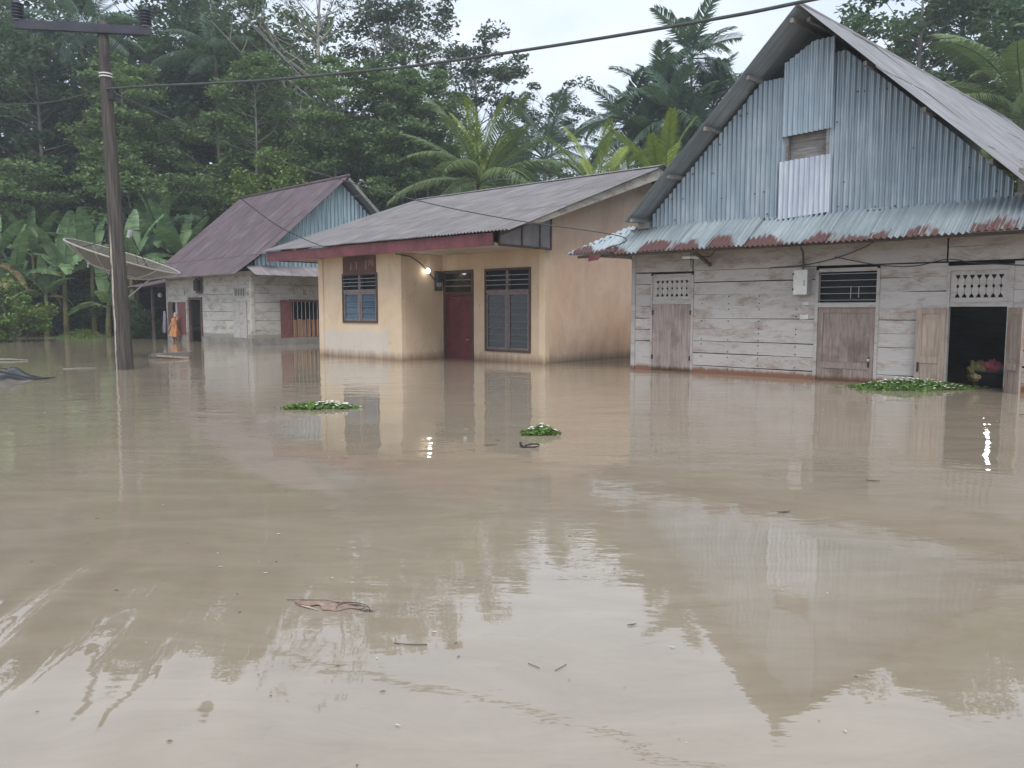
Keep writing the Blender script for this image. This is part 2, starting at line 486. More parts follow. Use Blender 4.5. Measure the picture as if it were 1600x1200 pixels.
def _water():
    t = NT('muddy_flood_water')
    p = t.pos()
    sep = t.sep(p)
    slow = t.noise(t.map(p, (.25, .18, 1)), 1.0, 4, .55, .6)
    c = t.mix(t.ramp(slow, (.3, 0.0), (.7, 1.0)), (.270, .219, .158), (.318, .263, .197))
    silt = t.noise(t.map(p, (.9, 2.6, 1), (0, 0, 0), (0, 0, .25)), 1.0, 7, .7, 1.2)
    c = t.mix(t.ramp(silt, (.36, 0.0), (.66, 1.0)), t.mix(.18, c, (.16, .125, .085)), t.mix(.16, c, (.46, .41, .33)))
    grit = t.noise(t.map(p, (7, 15, 1)), 1.0, 6, .75)
    c = t.mix(t.math('MULTIPLY', t.ramp(grit, (.56, 0.0), (.72, 1.0)), .22), c, (.15, .12, .085))
    film = t.rng(t.noise(t.map(p, (.5, 1.1, 1), (4, 2, 0)), 1.0, 4, .6, .8), .42, .68, .003, .028)
    # swells, soft chop and fine wind ripple, each a height in metres
    h1 = t.math('MULTIPLY', t.noise(t.map(p, (.55, .42, 1)), 1.0, 2, .45, .8), .0130)
    n2 = t.noise(t.map(p, (1.5, 3.2, 1)), 1.0, 3, .5, .5)
    m2 = t.ramp(t.noise(t.map(p, (.30, .22, 1), (3.1, 1.7, 0)), 1.0, 2), (.40, .10), (.66, 1.0))
    far = t.rng(sep[1], 3.0, 9.0, .28, 1.6)
    h2 = t.math('MULTIPLY', t.math('MULTIPLY', t.math('MULTIPLY', n2, m2), far), .0070)
    n3 = t.noise(t.map(p, (5.0, 13.0, 1)), 1.0, 3, .5)
    m3 = t.ramp(t.noise(t.map(p, (.45, .30, 1), (9.1, 4.3, 0)), 1.0, 2), (.40, .12), (.62, 1.0))
    h3 = t.math('MULTIPLY', t.math('MULTIPLY', t.math('MULTIPLY', n3, m3), far), .0017)
    # slow curling wash left by someone wading, spreading from the left foreground
    ctr = t.n('VectorMath', {'operation': 'DISTANCE'}, _0=p, _1=(-2.15, 2.85, 0)).outputs['Value']
    wv = t.n('TexWave', {'wave_type': 'BANDS', 'bands_direction': 'DIAGONAL', 'wave_profile': 'SIN'}, Vector=t.map(p, (1.0, .35, 0), (0, 0, 0), (0, 0, .5)), Scale=1.15, Distortion=3.2, Detail=1.0)
    wv.inputs['Detail Scale'].default_value = .9
    h4 = t.math('MULTIPLY', t.math('MULTIPLY', wv.outputs['Fac'], t.rng(ctr, 1.7, .3)), .0175)
    h = t.math('ADD', t.math('ADD', t.math('ADD', h1, h4), h2), h3)
    nb = t.n('Bump', Height=h, Strength=1.0, Distance=1.0).outputs[0]
    return t.done(c, film, nb, spec=.5, ior=1.88)
M['water'] = _water()

def _ground():
    t = NT('wet_mud_and_litter')
    p = t.pos()
    n = t.noise(p, .8, 6, .65)
    c = t.mix(t.ramp(n, (.35, 0.0), (.65, 1.0)), (.035, .032, .022), (.085, .075, .045))
    c = t.mix(t.ramp(t.noise(p, 3.0, 4), (.5, 0.0), (.6, .8)), c, (.03, .055, .02))
    return t.done(c, .95, t.bump(n, .5, .1), spec=.15)
M['ground'] = _ground()

# ------------------------------------------------------------------ setting: ground and flood water
def terrain():
    xs = np.concatenate([np.linspace(-400, -62, 14), np.arange(-60, 61, 2.0), np.linspace(62, 400, 14)])
    ys = np.concatenate([np.linspace(-60, 28, 12), np.arange(30, 76, 1.5), np.linspace(78, 500, 16)])
    X, Y = np.meshgrid(xs, ys)
    shore = 40.5 + 1.2 * np.sin(X * .33) + .8 * np.sin(X * .81 + 1.3) - np.clip((X - 6) * .55, 0, 9)
    k = np.clip((Y - shore) / 5.0, 0, 1)
    Z = -.75 + k * (1.0 + .12 * np.sin(X * .9 + Y * .7)) + np.clip((Y - 52) / 60, 0, 1) * 1.5
    v = np.stack([X, Y, Z], -1).reshape(-1, 3)
    nx, ny = len(xs), len(ys)
    i = np.arange((ny - 1) * (nx - 1)); r, c = i // (nx - 1), i % (nx - 1)
    a = r * nx + c
    f = np.stack([a, a + 1, a + 1 + nx, a + nx], -1)
    tag(link('ground', np_mesh('ground', v, f, M['ground'], True)), kind='structure')
terrain()
tag(MB().add([(-400, -60, 0), (400, -60, 0), (400, 300, 0), (-400, 300, 0)], [(0, 1, 2, 3)]).build('flood_water', M['water']), kind='structure')

# ------------------------------------------------------------------ building helpers
_corr = {}
def corr_mesh(W, L, mat, pitch=.095, amp=.011, seg=6, top=None, bottom=None, key=None, sag=0.0):
    k = (round(W, 3), round(L, 3), mat.name, pitch, amp, key)
    if top is None and bottom is None and k in _corr:
        return _corr[k]
    n = max(2, int(round(W / pitch * seg)))
    rows = 3 if sag else 2
    xs = np.linspace(0, W, n + 1)
    zs = amp * np.sin(2 * np.pi * xs / pitch)
    v = []
    for r in range(rows):
        f = r / (rows - 1)
        for x, z in zip(xs, zs):
            lo = bottom(x) if bottom else 0.0
            hi = top(x) if top else L
            v.append((x, lo + (hi - lo) * f, z - sag * 4 * f * (1 - f)))
    m = n + 1
    fa = [(r * m + i, r * m + i + 1, (r + 1) * m + i + 1, (r + 1) * m + i) for r in range(rows - 1) for i in range(n)]
    me = bpy.data.meshes.new('sheet')
    me.from_pydata(v, [], fa); me.update(); me.materials.append(mat)
    me.polygons.foreach_set('use_smooth', [True] * len(fa))
    if top is None and bottom is None:
        _corr[k] = me
    return me

def roof_sheets(parent, origin, across, along, width, length, mat, cols_w=.80, lap=.06, rows=3, pitch=.095, amp=.011, name='sheet', jit=.012):
    """cover a slope with overlapping sheets; origin = lower corner, across and along are unit vectors"""
    ac, al = Vector(across).normalized(), Vector(along).normalized()
    nrm = ac.cross(al)
    if nrm.z < 0:
        nrm = -nrm; flip = True
    step = cols_w - lap
    nc = max(1, int(math.ceil((width - lap) / step)))
    step = (width - cols_w) / (nc - 1) if nc > 1 else 0
    rl = (length + lap * 2 * (rows - 1)) / rows
    me = corr_mesh(cols_w, rl, mat, pitch, amp)
    for r in range(rows):
        for c in range(nc):
            p = Vector(origin) + ac * (c * step + rng.uniform(-.006, .006)) + al * (r * (rl - lap * 2) + rng.uniform(-jit, jit)) + nrm * (.012 + r * .007 + (c % 2) * .005)
            a = rng.uniform(-.004, .004)
            x = (ac + al * a).normalized(); y = (al - ac * a).normalized(); z = x.cross(y)
            link(name, me, parent, mw=axes(x, y, z, p))

def plank(parent, u0, u1, z0, z1, v, mat, th=.025, name='board', axis='x', gap=.004, jz=.006):
    """horizontal board with slightly wavy edges. axis x: in the plane y=v facing -y; axis y: in the plane x=v facing -x"""
    n = max(2, int((u1 - u0) / .6))
    t0, t1 = rng.uniform(-jz, jz), rng.uniform(-jz, jz)
    pr = rng.uniform(-.004, .004)
    b = MB(); vs = []
    for i in range(n + 1):
        f = i / n; u = u0 + (u1 - u0) * f
        tl = t0 + (t1 - t0) * f
        lo = z0 + gap + tl + rng.uniform(-.003, .003); hi = z1 - gap + tl + rng.uniform(-.003, .003)
        for (d, z) in ((v + pr, lo), (v + pr, hi), (v + th, hi), (v + th, lo)):
            vs.append((u, d, z) if axis == 'x' else (d, u, z))
    fs = []
    for i in range(n):
        for k in range(4):
            k2 = (k + 1) % 4
            fs.append((i * 4 + k, (i + 1) * 4 + k, (i + 1) * 4 + k2, i * 4 + k2))
    fs += [(0, 1, 2, 3), (n * 4 + 3, n * 4 + 2, n * 4 + 1, n * 4)]
    if axis == 'y':
        fs = [tuple(reversed(f)) for f in fs]
    return b.add(vs, fs).build(name, mat, parent)

def box(parent, name, mat, x0, x1, y0, y1, z0, z1):
    return MB().box(x0, x1, y0, y1, z0, z1).build(name, mat, parent)

def wall_holes(x0, x1, z0, z1, y0, y1, holes):
    """solid wall slab in the xz plane with rectangular holes (hx0,hx1,hz0,hz1)"""
    b = MB()
    xs = sorted({x0, x1, *[h[0] for h in holes], *[h[1] for h in holes]})
    zs = sorted({z0, z1, *[h[2] for h in holes], *[h[3] for h in holes]})
    xs = [x for x in xs if x0 <= x <= x1]; zs = [z for z in zs if z0 <= z <= z1]
    def solid(i, j):
        if i < 0 or j < 0 or i >= len(xs) - 1 or j >= len(zs) - 1:
            return False
        cx, cz = (xs[i] + xs[i + 1]) / 2, (zs[j] + zs[j + 1]) / 2
        return not any(h[0] < cx < h[1] and h[2] < cz < h[3] for h in holes)
    for i in range(len(xs) - 1):
        for j in range(len(zs) - 1):
            if not solid(i, j):
                continue
            a, c, d, e = xs[i], xs[i + 1], zs[j], zs[j + 1]
            b.add([(a, y0, d), (c, y0, d), (c, y0, e), (a, y0, e)], [(0, 1, 2, 3)])
            b.add([(a, y1, d), (c, y1, d), (c, y1, e), (a, y1, e)], [(3, 2, 1, 0)])
            if not solid(i - 1, j): b.add([(a, y0, d), (a, y1, d), (a, y1, e), (a, y0, e)], [(3, 2, 1, 0)])
            if not solid(i + 1, j): b.add([(c, y0, d), (c, y1, d), (c, y1, e), (c, y0, e)], [(0, 1, 2, 3)])
            if not solid(i, j - 1): b.add([(a, y0, d), (c, y0, d), (c, y1, d), (a, y1, d)], [(3, 2, 1, 0)])
            if not solid(i, j + 1): b.add([(a, y0, e), (c, y0, e), (c, y1, e), (a, y1, e)], [(0, 1, 2, 3)])
    return b

def vent_panel(parent, u0, u1, z0, z1, v, mat, n=7, axis='x'):
    """board ventilator: upright slats whose sawn edges leave spade-shaped holes"""
    root = MB()
    g = .008
    root.box(u0, u1, v - .005, v + .02, z1 - .07, z1) if axis == 'x' else root.box(v - .005, v + .02, u0, u1, z1 - .07, z1)
    root.box(u0, u1, v - .0052, v + .0202, z0, z0 + .07) if axis == 'x' else root.box(v - .0052, v + .0202, u0, u1, z0, z0 + .07)
    pan = root.build('vent', mat, parent)
    zz0, zz1 = z0 + .072, z1 - .072
    H = zz1 - zz0
    w = (u1 - u0) / (n + 1)
    prof = [(0, .032), (.07, .032), (.19, .003), (.42, .003), (.46, .02), (.54, .02), (.58, .003), (.81, .003), (.93, .032), (1.0, .032)]
    for k in range(n + 1):
        a, c = u0 + k * w, u0 + (k + 1) * w
        L = [(a + (d if k > 0 else 0), zz0 + f * H) for f, d in prof]
        Rr = [(c - (d if k < n else 0), zz0 + f * H) for f, d in prof]
        poly = L + Rr[::-1]
        if axis == 'x':
            MB().prism(poly, 'y', v, v + .016).build('slat', mat, pan)
        else:
            MB().prism(poly, 'x', v, v + .016).build('slat', mat, pan)
    return pan

def panel_door(parent, name, mat, w, z0, z1, th=.04, cols=1, split=.55):
    """framed door leaf in local xz, hinge at x=0; stiles and rails proud of recessed panels"""
    s = .09
    b = MB()
    b.box(0, s, -th / 2, th / 2, z0, z1); b.box(w - s, w, -th / 2, th / 2, z0, z1)
    zm = z0 + (z1 - z0) * split
    for a, c in ((z0, z0 + .16), (zm - .06, zm + .06), (z1 - .1, z1)):
        b.box(s, w - s, -th / 2 + .003, th / 2 - .003, a, c)
    o = b.build(name, mat, parent)
    for a, c, k in ((z0 + .16, zm - .06, cols), (zm + .06, z1 - .1, 1)):
        pw = (w - 2 * s) / k
        for i in range(k):
            x0 = s + i * pw
            MB().box(x0 + .002, x0 + pw - .002, -th / 2 + .012, th / 2 - .012, a + .002, c - .002).build('panel', mat, o)
            if i:
                MB().box(x0 - .03, x0 + .03, -th / 2 + .004, th / 2 - .004, a + .004, c - .004).build('mullion', mat, o)
    return o

# ------------------------------------------------------------------ right house: plank walls, zinc gable
def right_house():
    h = thing('wooden_house', 'big weathered plank house with blue-grey zinc gable and rusty awning', 'house', (2.63, 17.69, 0), -43.5)
    W, L = 7.72, 14.5
    bd, tr = M['r_board'], M['r_trim']
    zr = [-.7, -.08, .16, .41, .65, .885, 1.12, 1.375, 1.615, 1.86, 2.09, 2.33, 2.56, 2.80]
    for i in range(len(zr) - 1):
        a, b = zr[i], zr[i + 1]
        if (a + b) / 2 < 2.0:
            segs = [(.11, .50), (1.55, 4.10), (5.24, 6.31), (7.27, 7.62)]
        else:
            segs = [(.11, 1.50), (1.53, 6.28), (6.31, 7.62)]
        for s in segs:
            o = rng.uniform(-.02, .02) if s[1] - s[0] < 1 else rng.uniform(-.008, .008)
            plank(h, s[0], s[1], a + o, b + o, 0.0, bd, jz=.010, gap=.003)
    for x0, x1 in ((0, .105), (7.625, 7.72)):
        box(h, 'corner_post', tr, x0, x1, -.012, .10, -.7, 2.80)
    for x0, x1 in ((.502, .552), (1.50, 1.552), (4.10, 4.16), (5.19, 5.242), (6.31, 6.36), (7.2, 7.272)):
        box(h, 'frame_post', tr, x0, x1, -.02, .08, -.7, 2.02)
    # shutter pair with vent above
    box(h, 'lintel', tr, .554, 1.498, -.014, .05, 1.42, 1.51)
    box(h, 'lintel', tr, .554, 1.498, -.014, .05, 1.985, 2.05)
    vent_panel(h, .556, 1.496, 1.512, 1.983, .004, tr)
    for x0, x1 in ((.558, 1.020), (1.026, 1.494)):
        sh = box(h, 'shutter', M['r_shutter'], x0, x1, -.006, .024, -.4, 1.417)
        for zh in (1.2, .25):
            MB().box(x0 - .01 if x0 < 1 else x1 - .02, x0 + .02 if x0 < 1 else x1 + .012, -.028, -.0065, zh, zh + .09).build('hinge', M['iron'], sh)
    # closed door with louvre above
    box(h, 'lintel', tr, 4.162, 5.188, -.016, .06, 1.345, 1.43)
    box(h, 'lintel', tr, 4.162, 5.188, -.016, .06, 1.985, 2.05)
    lv = MB().box(4.162, 5.188, .10, .12, 1.432, 1.983).build('louvre', M['dark_in'], h)
    for k in range(5):
        z = 1.475 + k * .118
        MB().bar((4.17, .03, z), (5.18, .03, z), .05, .008).build('blade', M['glass_clear'], lv)
    for k, x in enumerate((4.72, 4.86)):
        MB().bar((x, .06, 1.5 + k * .02), (x, .06, 1.72), .012).build('stay', M['glass_clear'], lv)
    door = panel_door(h, 'door', M['r_door'], 1.02, -.6, 1.342, cols=2, split=.46)
    door.location = (4.165, .03, 0)
    MB().lathe([(.0, -.03), (.022, -.025), (.028, 0), (.022, .03), (0, .035)], (.93, -.045, .40), 8).build('handle', M['grey_box'], door, True)
    MB().box(.915, .945, -.032, -.0205, .28, .46).build('lock_plate', M['iron'], door)
    # open doorway with two outward leaves and vent above
    box(h, 'lintel', tr, 6.362, 7.198, -.018, .06, 1.352, 1.425)
    box(h, 'lintel', tr, 6.362, 7.198, -.018, .06, 1.94, 2.02)
    vent_panel(h, 6.364, 7.196, 1.427, 1.938, .004, tr)
    leaf = panel_door(h, 'door', M['r_leaf'], .44, -.6, 1.335, th=.035)
    leaf.location = (6.33, -.05, 0); leaf.rotation_euler = (0, 0, R_(188))
    MB().box(.37, .40, .018, .03, .26, .42).build('bolt', M['iron'], leaf)
    leaf = panel_door(h, 'door', M['r_leaf'], .43, -.6, 1.335, th=.035)
    leaf.location = (7.235, -.045, 0); leaf.rotation_euler = (0, 0, R_(-52))
    MB().box(.10, .33, -.05, -.0185, .36, .46).build('cross_batten', M['r_leaf'], leaf)
    # other walls and loft floor keep the room dark
    for y0, y1, x in ((.105, L, 0.0), (.105, L, W - .03)):
        for i in range(12):
            plank(h, y0, y1, -.7 + i * .305, -.7 + (i + 1) * .305, x, bd, .03, axis='y')
    for i in range(12):
        plank(h, .03, W - .03, -.7 + i * .305, -.7 + (i + 1) * .305, L, bd, .03)
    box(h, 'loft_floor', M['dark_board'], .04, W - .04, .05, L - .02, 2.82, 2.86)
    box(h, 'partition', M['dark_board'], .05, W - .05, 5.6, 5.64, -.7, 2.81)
    # gable of upright zinc sheets
    UP, ZP, SL = 3.87, 6.60, .955
    def rake(u):
        cap = 5.60 if u < UP else 5.86
        return min(cap, ZP - SL * abs(u - UP) - .12)
    edges = [(.53, 1.30), (1.24, 2.02), (1.96, 2.74), (2.68, 3.46), (4.26, 5.04), (4.98, 5.76), (5.70, 6.48), (6.42, 7.19)]
    for k, (a, b) in enumerate(edges):
        zb = 3.02 + rng.uniform(-.015, .015)
        me = corr_mesh(b - a, 1, M['zinc_blue'], .098, .024, top=lambda x, a=a: max(.03, rake(a + x) - 3.02), bottom=lambda x: 0.0)
        link('gable_sheet', me, h, mw=axes((1, 0, 0), (0, 0, 1), (0, -1, 0), (a, -.03 - .008 * (k % 2), zb)))
    # loft hatch: board behind, jambs, pale sheet below, loose sheet above
    hole = box(h, 'hatch_board', M['ply'], 3.40, 4.34, .05, .07, 3.9, 4.8)
    for x in (3.47, 4.225):
        MB().box(x, x + .05, -.06, .045, 3.95, 4.75).build('jamb', M['ply'], hole)
    me = corr_mesh(.96, 1.08, M['zinc_patch'], .098, .024, top=lambda x: 1.03 + .04 * x, bottom=lambda x: -.03 + .07 * x)
    link('patch_sheet', me, h, mw=axes((1, 0, .01), (.012, 0, 1), (0, -1, 0), (3.36, -.085, 3.02)))
    me = corr_mesh(.40, .3, M['zinc_patch'], .098, .024)
    link('patch_sheet', me, h, mw=axes((1, 0, .03), (0, 0, 1), (0, -1, 0), (3.62, -.06, 2.93)))
    me = corr_mesh(.93, 1.68, M['zinc_upper'], .098, .025, top=lambda x: min(1.62, 1.32 + .55 * x), bottom=lambda x: .04 * x)
    link('patch_sheet', me, h, mw=axes((1, 0, 0), (0, 0, 1), (0, -1, 0), (3.41, -.10, 4.50)))
    nails = MB()
    for k in range(46):
        u = rng.uniform(.9, 7.0); zz = rng.choice([3.12, 3.55, 4.05, 4.6, 5.1]) + .05 * math.sin(u * 2)
        if zz < rake(u) - .05 and not 3.3 < u < 4.4:
            nails.box(u - .011, u + .011, -.058, -.045, zz - .011, zz + .011)
    tag(nails.build('roofing_nail', M['iron'], h), kind='stuff')
    nails = MB()
    for u in (1.75, 2.35, 3.0, 3.75):
        for z in zr[1:8]:
            for dz in (.05, .19):
                if rng.random() < .6:
                    nails.box(u - .009, u + .009, -.011, -.003, z + dz - .010, z + dz + .010)
    tag(nails.build('nail', M['iron'], h), kind='stuff')
    # main roof
    v0, v1 = -.62, L + .4
    RIS = .036                                                  # the old ridge climbs slightly towards the back
    sl = math.sqrt(1 + SL * SL)
    eu = .24                                                    # left eave
    roof = MB().tube([(UP, v0 - .01, ZP + .04), (UP, v1, ZP + .04 + RIS * (v1 - v0))], .055, 8).build('ridge_cap', M['zinc_roof'], h, True)
    roof_sheets(h, (eu, v0, ZP - SL * (UP - eu)), (0, 1, RIS), (1, 0, SL), v1 - v0, (UP - eu) * sl, M['zinc_under'], name='roof_sheet', amp=.022)
    er = 8.05
    roof_sheets(h, (er, v0, ZP - SL * (er - UP)), (0, 1, RIS), (-1, 0, SL), v1 - v0, (er - UP) * sl, M['zinc_roof'], name='roof_sheet')
    for s, e in ((-1, UP - eu), (1, er - UP)):
        for k in range(5):
            d = .12 + (e - .25) * k / 4
            u, z = UP + s * d, ZP - SL * d - .075
            va = v0 + .03 + .06 * (k % 2) + (.16 if s > 0 else 0)
            MB().bar((u, va, z - .01), (u, L, z - .01 + RIS * (L - va)), .06, .075).build('purlin', M['wood_grey'], h)
    # front awning and its return along the left side
    oz, iz, ow = 2.47, 3.045, .80
    al = Vector((0, ow, iz - oz)); ln = al.length; al.normalize()
    nrm = Vector((1, 0, 0)).cross(al)
    k = 0; u = -.02
    while u < 8.3:
        w = .82
        ll = ln + rng.uniform(-.02, .05)
        me = corr_mesh(w, ll, M['zinc_awning'], .098, .024)
        link('awning_sheet', me, h, mw=axes((1, rng.uniform(-.012, .012), rng.uniform(-.006, .006)), al, nrm, Vector((u, -ow - .03 + rng.uniform(-.03, .02), oz + .012 * math.sin(u * 1.1))) + nrm * (.010 * (k % 2))))
        u += .76; k += 1
    me = corr_mesh(1.25, ln, M['zinc_awning'], .098, .024, top=lambda x: max(.02, ln * min(1.0, (x + .02) / 1.1)), bottom=lambda x: 0.0)
    link('awning_sheet', me, h, mw=axes((1, 0, -.01), al, nrm, (-1.17, -ow - .03, oz + .06)))
    sl2 = Vector((1.36, 0, .56)); l2 = sl2.length; sl2.normalize()
    me0 = corr_mesh(.82, l2, M['zinc_under'], .098, .024)
    yy = .02; k = 0
    n2 = Vector((0, 1, 0)).cross(-sl2)
    me = corr_mesh(.86, l2, M['zinc_under'], .098, .024, bottom=lambda x: 0.0, top=lambda x: max(.03, l2 * min(1, (x + .03) / .80)))
    link('awning_sheet', me, h, mw=axes((0, 1, 0), sl2, Vector((0, 1, 0)).cross(sl2), (-1.14, -.84, oz + .05)))
    while yy < L:
        link('awning_sheet', me0, h, mw=axes((0, 1, 0), sl2, Vector((0, 1, 0)).cross(sl2), Vector((-1.14, yy, oz + .05 + .01 * (k % 2)))))
        yy += .77; k += 1
    MB().bar((-1.15, -.80, oz + .03), (.30, .0, 3.06), .09, .03).build('hip_board', M['wood_grey'], h)
    MB().bar((-.95, -.70, oz - .02), (8.2, -.70, oz - .02), .05, .05).build('awning_batten', M['wood_dark'], h)
    for u in (.06, 1.9, 3.9, 5.8, 7.6):
        MB().bar((u, -.72, oz - .03), (u, .0, 2.98), .05, .06).build('awning_rafter', M['wood_dark'], h)
    MB().bar((1.93, -.66, oz - .03), (1.93, -.02, 2.2), .05, .06).build('bracket', M['wood_dark'], h)
    MB().box(.20, .50, -.10, .02, 3.03, 3.16).box(7.22, 7.6, -.06, .03, 3.04, 3.12).box(7.24, 7.7, .02, .05, 3.13, 3.5).build('gable_end_board', M['wood_grey'], h)
    MB().prism([(-.55, 2.34), (-.30, 2.36), (-.18, 2.47), (-.52, 2.49)], 'y', -.86, -.84).build('rust_flap', M['fascia'], h)
    return h
RH = right_house()
RM = Matrix.Translation((2.63, 17.69, 0)) @ Matrix.Rotation(R_(-43.5), 4, 'Z')
def rl(x, y, z):
    return RM @ Vector((x, y, z))

def meter_box():
    o = thing('meter_box', 'white metal meter box on plank wall beside the closed wooden door', 'meter box', rl(3.76, -.21, 1.57), -43.5)
    MB().box(0, .27, .012, .205, 0, .47).build('case', M['grey_box'], o)
    d = MB().box(.004, .262, 0, .010, .012, .458).build('lid', M['white'], o)
    MB().box(.20, .222, -.012, -.001, .17, .28).build('latch', M['grey_box'], d)
    for z in (.09, .37):
        MB().box(-.012, .012, -.008, .02, z, z + .035).build('hinge', M['iron'], o)
    MB().tube([(.12, .14, .46), (.13, .13, .60), (.15, .05, .78), (.14, -.1, .93)], .018, 6).build('conduit', M['cable'], o)
meter_box()

def porch_lamp():
    o = thing('porch_lamp', 'small unlit white tube lamp hanging under the rusty awning', 'lamp', rl(1.53, -.42, 2.36), -43.5)
    MB().tube([(0, 0, 0), (.02, 0, .0), (.17, 0, -.004), (.19, 0, -.005)], [.03, .042, .042, .03], 10).build('tube', M['white'], o, True)
    MB().tube([(.20, 0, -.006), (.38, 0, -.02)], .034, 10).build('holder', M['paper'], o, True)
    MB().tube([(.38, 0, -.02), (.62, .02, -.01), (.72, .02, .12)], .012, 6).build('arm', M['iron'], o)
    MB().tube([(.19, 0, .10), (.185, 0, 0), (.195, 0, -.22)], .010, 5).build('cord', M['cable'], o)
porch_lamp()

def wire(name, label, cat, pts, r, mat, n=6, parent=None, sub=8):
    pts = [Vector(p) for p in pts]
    out = []
    for i in range(len(pts) - 1):                               # Catmull-Rom through the points
        p0, p1, p2, p3 = pts[max(i - 1, 0)], pts[i], pts[i + 1], pts[min(i + 2, len(pts) - 1)]
        for k in range(sub):
            t = k / sub
            out.append(.5 * ((2 * p1) + (p2 - p0) * t + (2 * p0 - 5 * p1 + 4 * p2 - p3) * t * t + (3 * p1 - p0 - 3 * p2 + p3) * t ** 3))
    out.append(pts[-1])
    o = MB().tube(out, r, n).build(name, mat, parent, True)
    return tag(o, label, cat) if parent is None else o

wire('house_wire', 'thin slack wire sagging across the upper planks past the open doorway', 'wire',
     [rl(4.45, -.03, 2.25), rl(5.2, -.03, 2.08), rl(5.8, -.025, 2.04), rl(6.3, -.03, 2.13), rl(6.7, -.03, 2.06), rl(7.4, -.03, 1.99)], .008, M['wire'])
wire('house_wire', 'thin wire rising from the meter box to the awning eave', 'wire',
     [rl(3.2, -.02, 2.1), rl(3.9, -.03, 2.13), rl(4.5, -.03, 2.24), rl(5.0, -.1, 2.4), rl(5.3, -.3, 2.52)], .008, M['wire'])
for (u, z, w, hh, lb) in ((3.86, 1.38, .13, .075, 'upper white paper scrap stuck below the meter box'), (3.82, 1.12, .17, .10, 'lower torn white paper scrap left of the closed door')):
    o = MB().prism([(0, 0), (w, .008), (w * .96, hh), (w * .5, hh * .86), (.01, hh * .95)], 'y', -.002, .001).build('paper_scrap', M['paper'], None, loc=rl(u, -.012, z), rot=(0, 0, R_(-43.5)))
    tag(o, lb, 'paper')

def room_bulb():
    o = thing('room_bulb', 'lit ceiling bulb inside the dark open doorway, seen mirrored in the water', 'bulb', rl(6.05, 4.45, 1.70), -43.5)
    MB().lathe([(.0, -.05), (.026, -.044), (.042, -.02), (.038, .02), (.02, .06), (.0, .06)], (0, 0, 0), 12).build('glass', M['bulb_in'], o, True)
    MB().tube([(0, 0, .06), (0, 0, .12), (0, 0, 1.11)], [.022, .02, .005], 8).build('flex', M['cable'], o)
room_bulb()

def tub_of_clothes():
    o = thing('plastic_tub', 'dark plastic tub standing in the open doorway', 'tub', rl(6.86, .75, -.12), -43.5)
    MB().lathe([(.0, 0), (.24, 0), (.30, .36), (.325, .37), (.325, .40), (.29, .40), (.22, .05), (0, .05)], (0, 0, 0), 24).build('tub_wall', mat_flat('dark_blue_plastic', (.02, .022, .03), .45, .2), o, True)
    MB().tube([(.30, 0, .30), (.37, 0, .28), (.37, 0, .22), (.29, 0, .2)], .012, 6).build('tub_handle', M['iron'], o, True)
    for i, (c, lab, p, s) in enumerate((((.17, .15, .06), 'olive yellow cloth heaped in the tub, left side', (-.17, -.10, .36), (.17, .15, .17)),
                                  ((.30, .075, .095), 'pink red cloth on top of the laundry in the tub', (.02, -.06, .44), (.17, .15, .13)),
                                  ((.05, .055, .08), 'dark blue-grey cloth heaped on the right of the tub', (.17, .0, .36), (.17, .17, .14)),
                                  ((.34, .28, .14), 'small pale yellow cloth at the tub rim', (-.14, -.20, .29), (.11, .08, .06)))):
        n = 36; v = []; f = []
        for a in range(19):
            th = math.pi * a / 18
            for b in range(n):
                ph = 2 * math.pi * b / n
                q = Vector((math.sin(th) * math.cos(ph), math.sin(th) * math.sin(ph), math.cos(th)))
                w = .72 + .75 * abs(mnoise.noise(q * 1.7 + Vector((i * 7, 0, 0)))) + .45 * abs(mnoise.noise(q * 4.1 + Vector((0, i * 5, 0))))
                v.append((s[0] * math.sin(th) * math.cos(ph) * w, s[1] * math.sin(th) * math.sin(ph) * w, s[2] * math.cos(th) * w))
        for a in range(18):
            for b in range(n):
                f.append((a * n + b, (a + 1) * n + b, (a + 1) * n + (b + 1) % n, a * n + (b + 1) % n))
        c_o = MB().add(v, f).build('laundry_cloth', mat_flat('cloth_%d' % i, c, .9, .45, scale=14), None, True, rl(6.86 + p[0], .75 + p[1], -.12 + p[2]), (0, 0, R_(-43.5)))
        tag(c_o, lab, 'cloth', 'laundry in the tub')
tub_of_clothes()

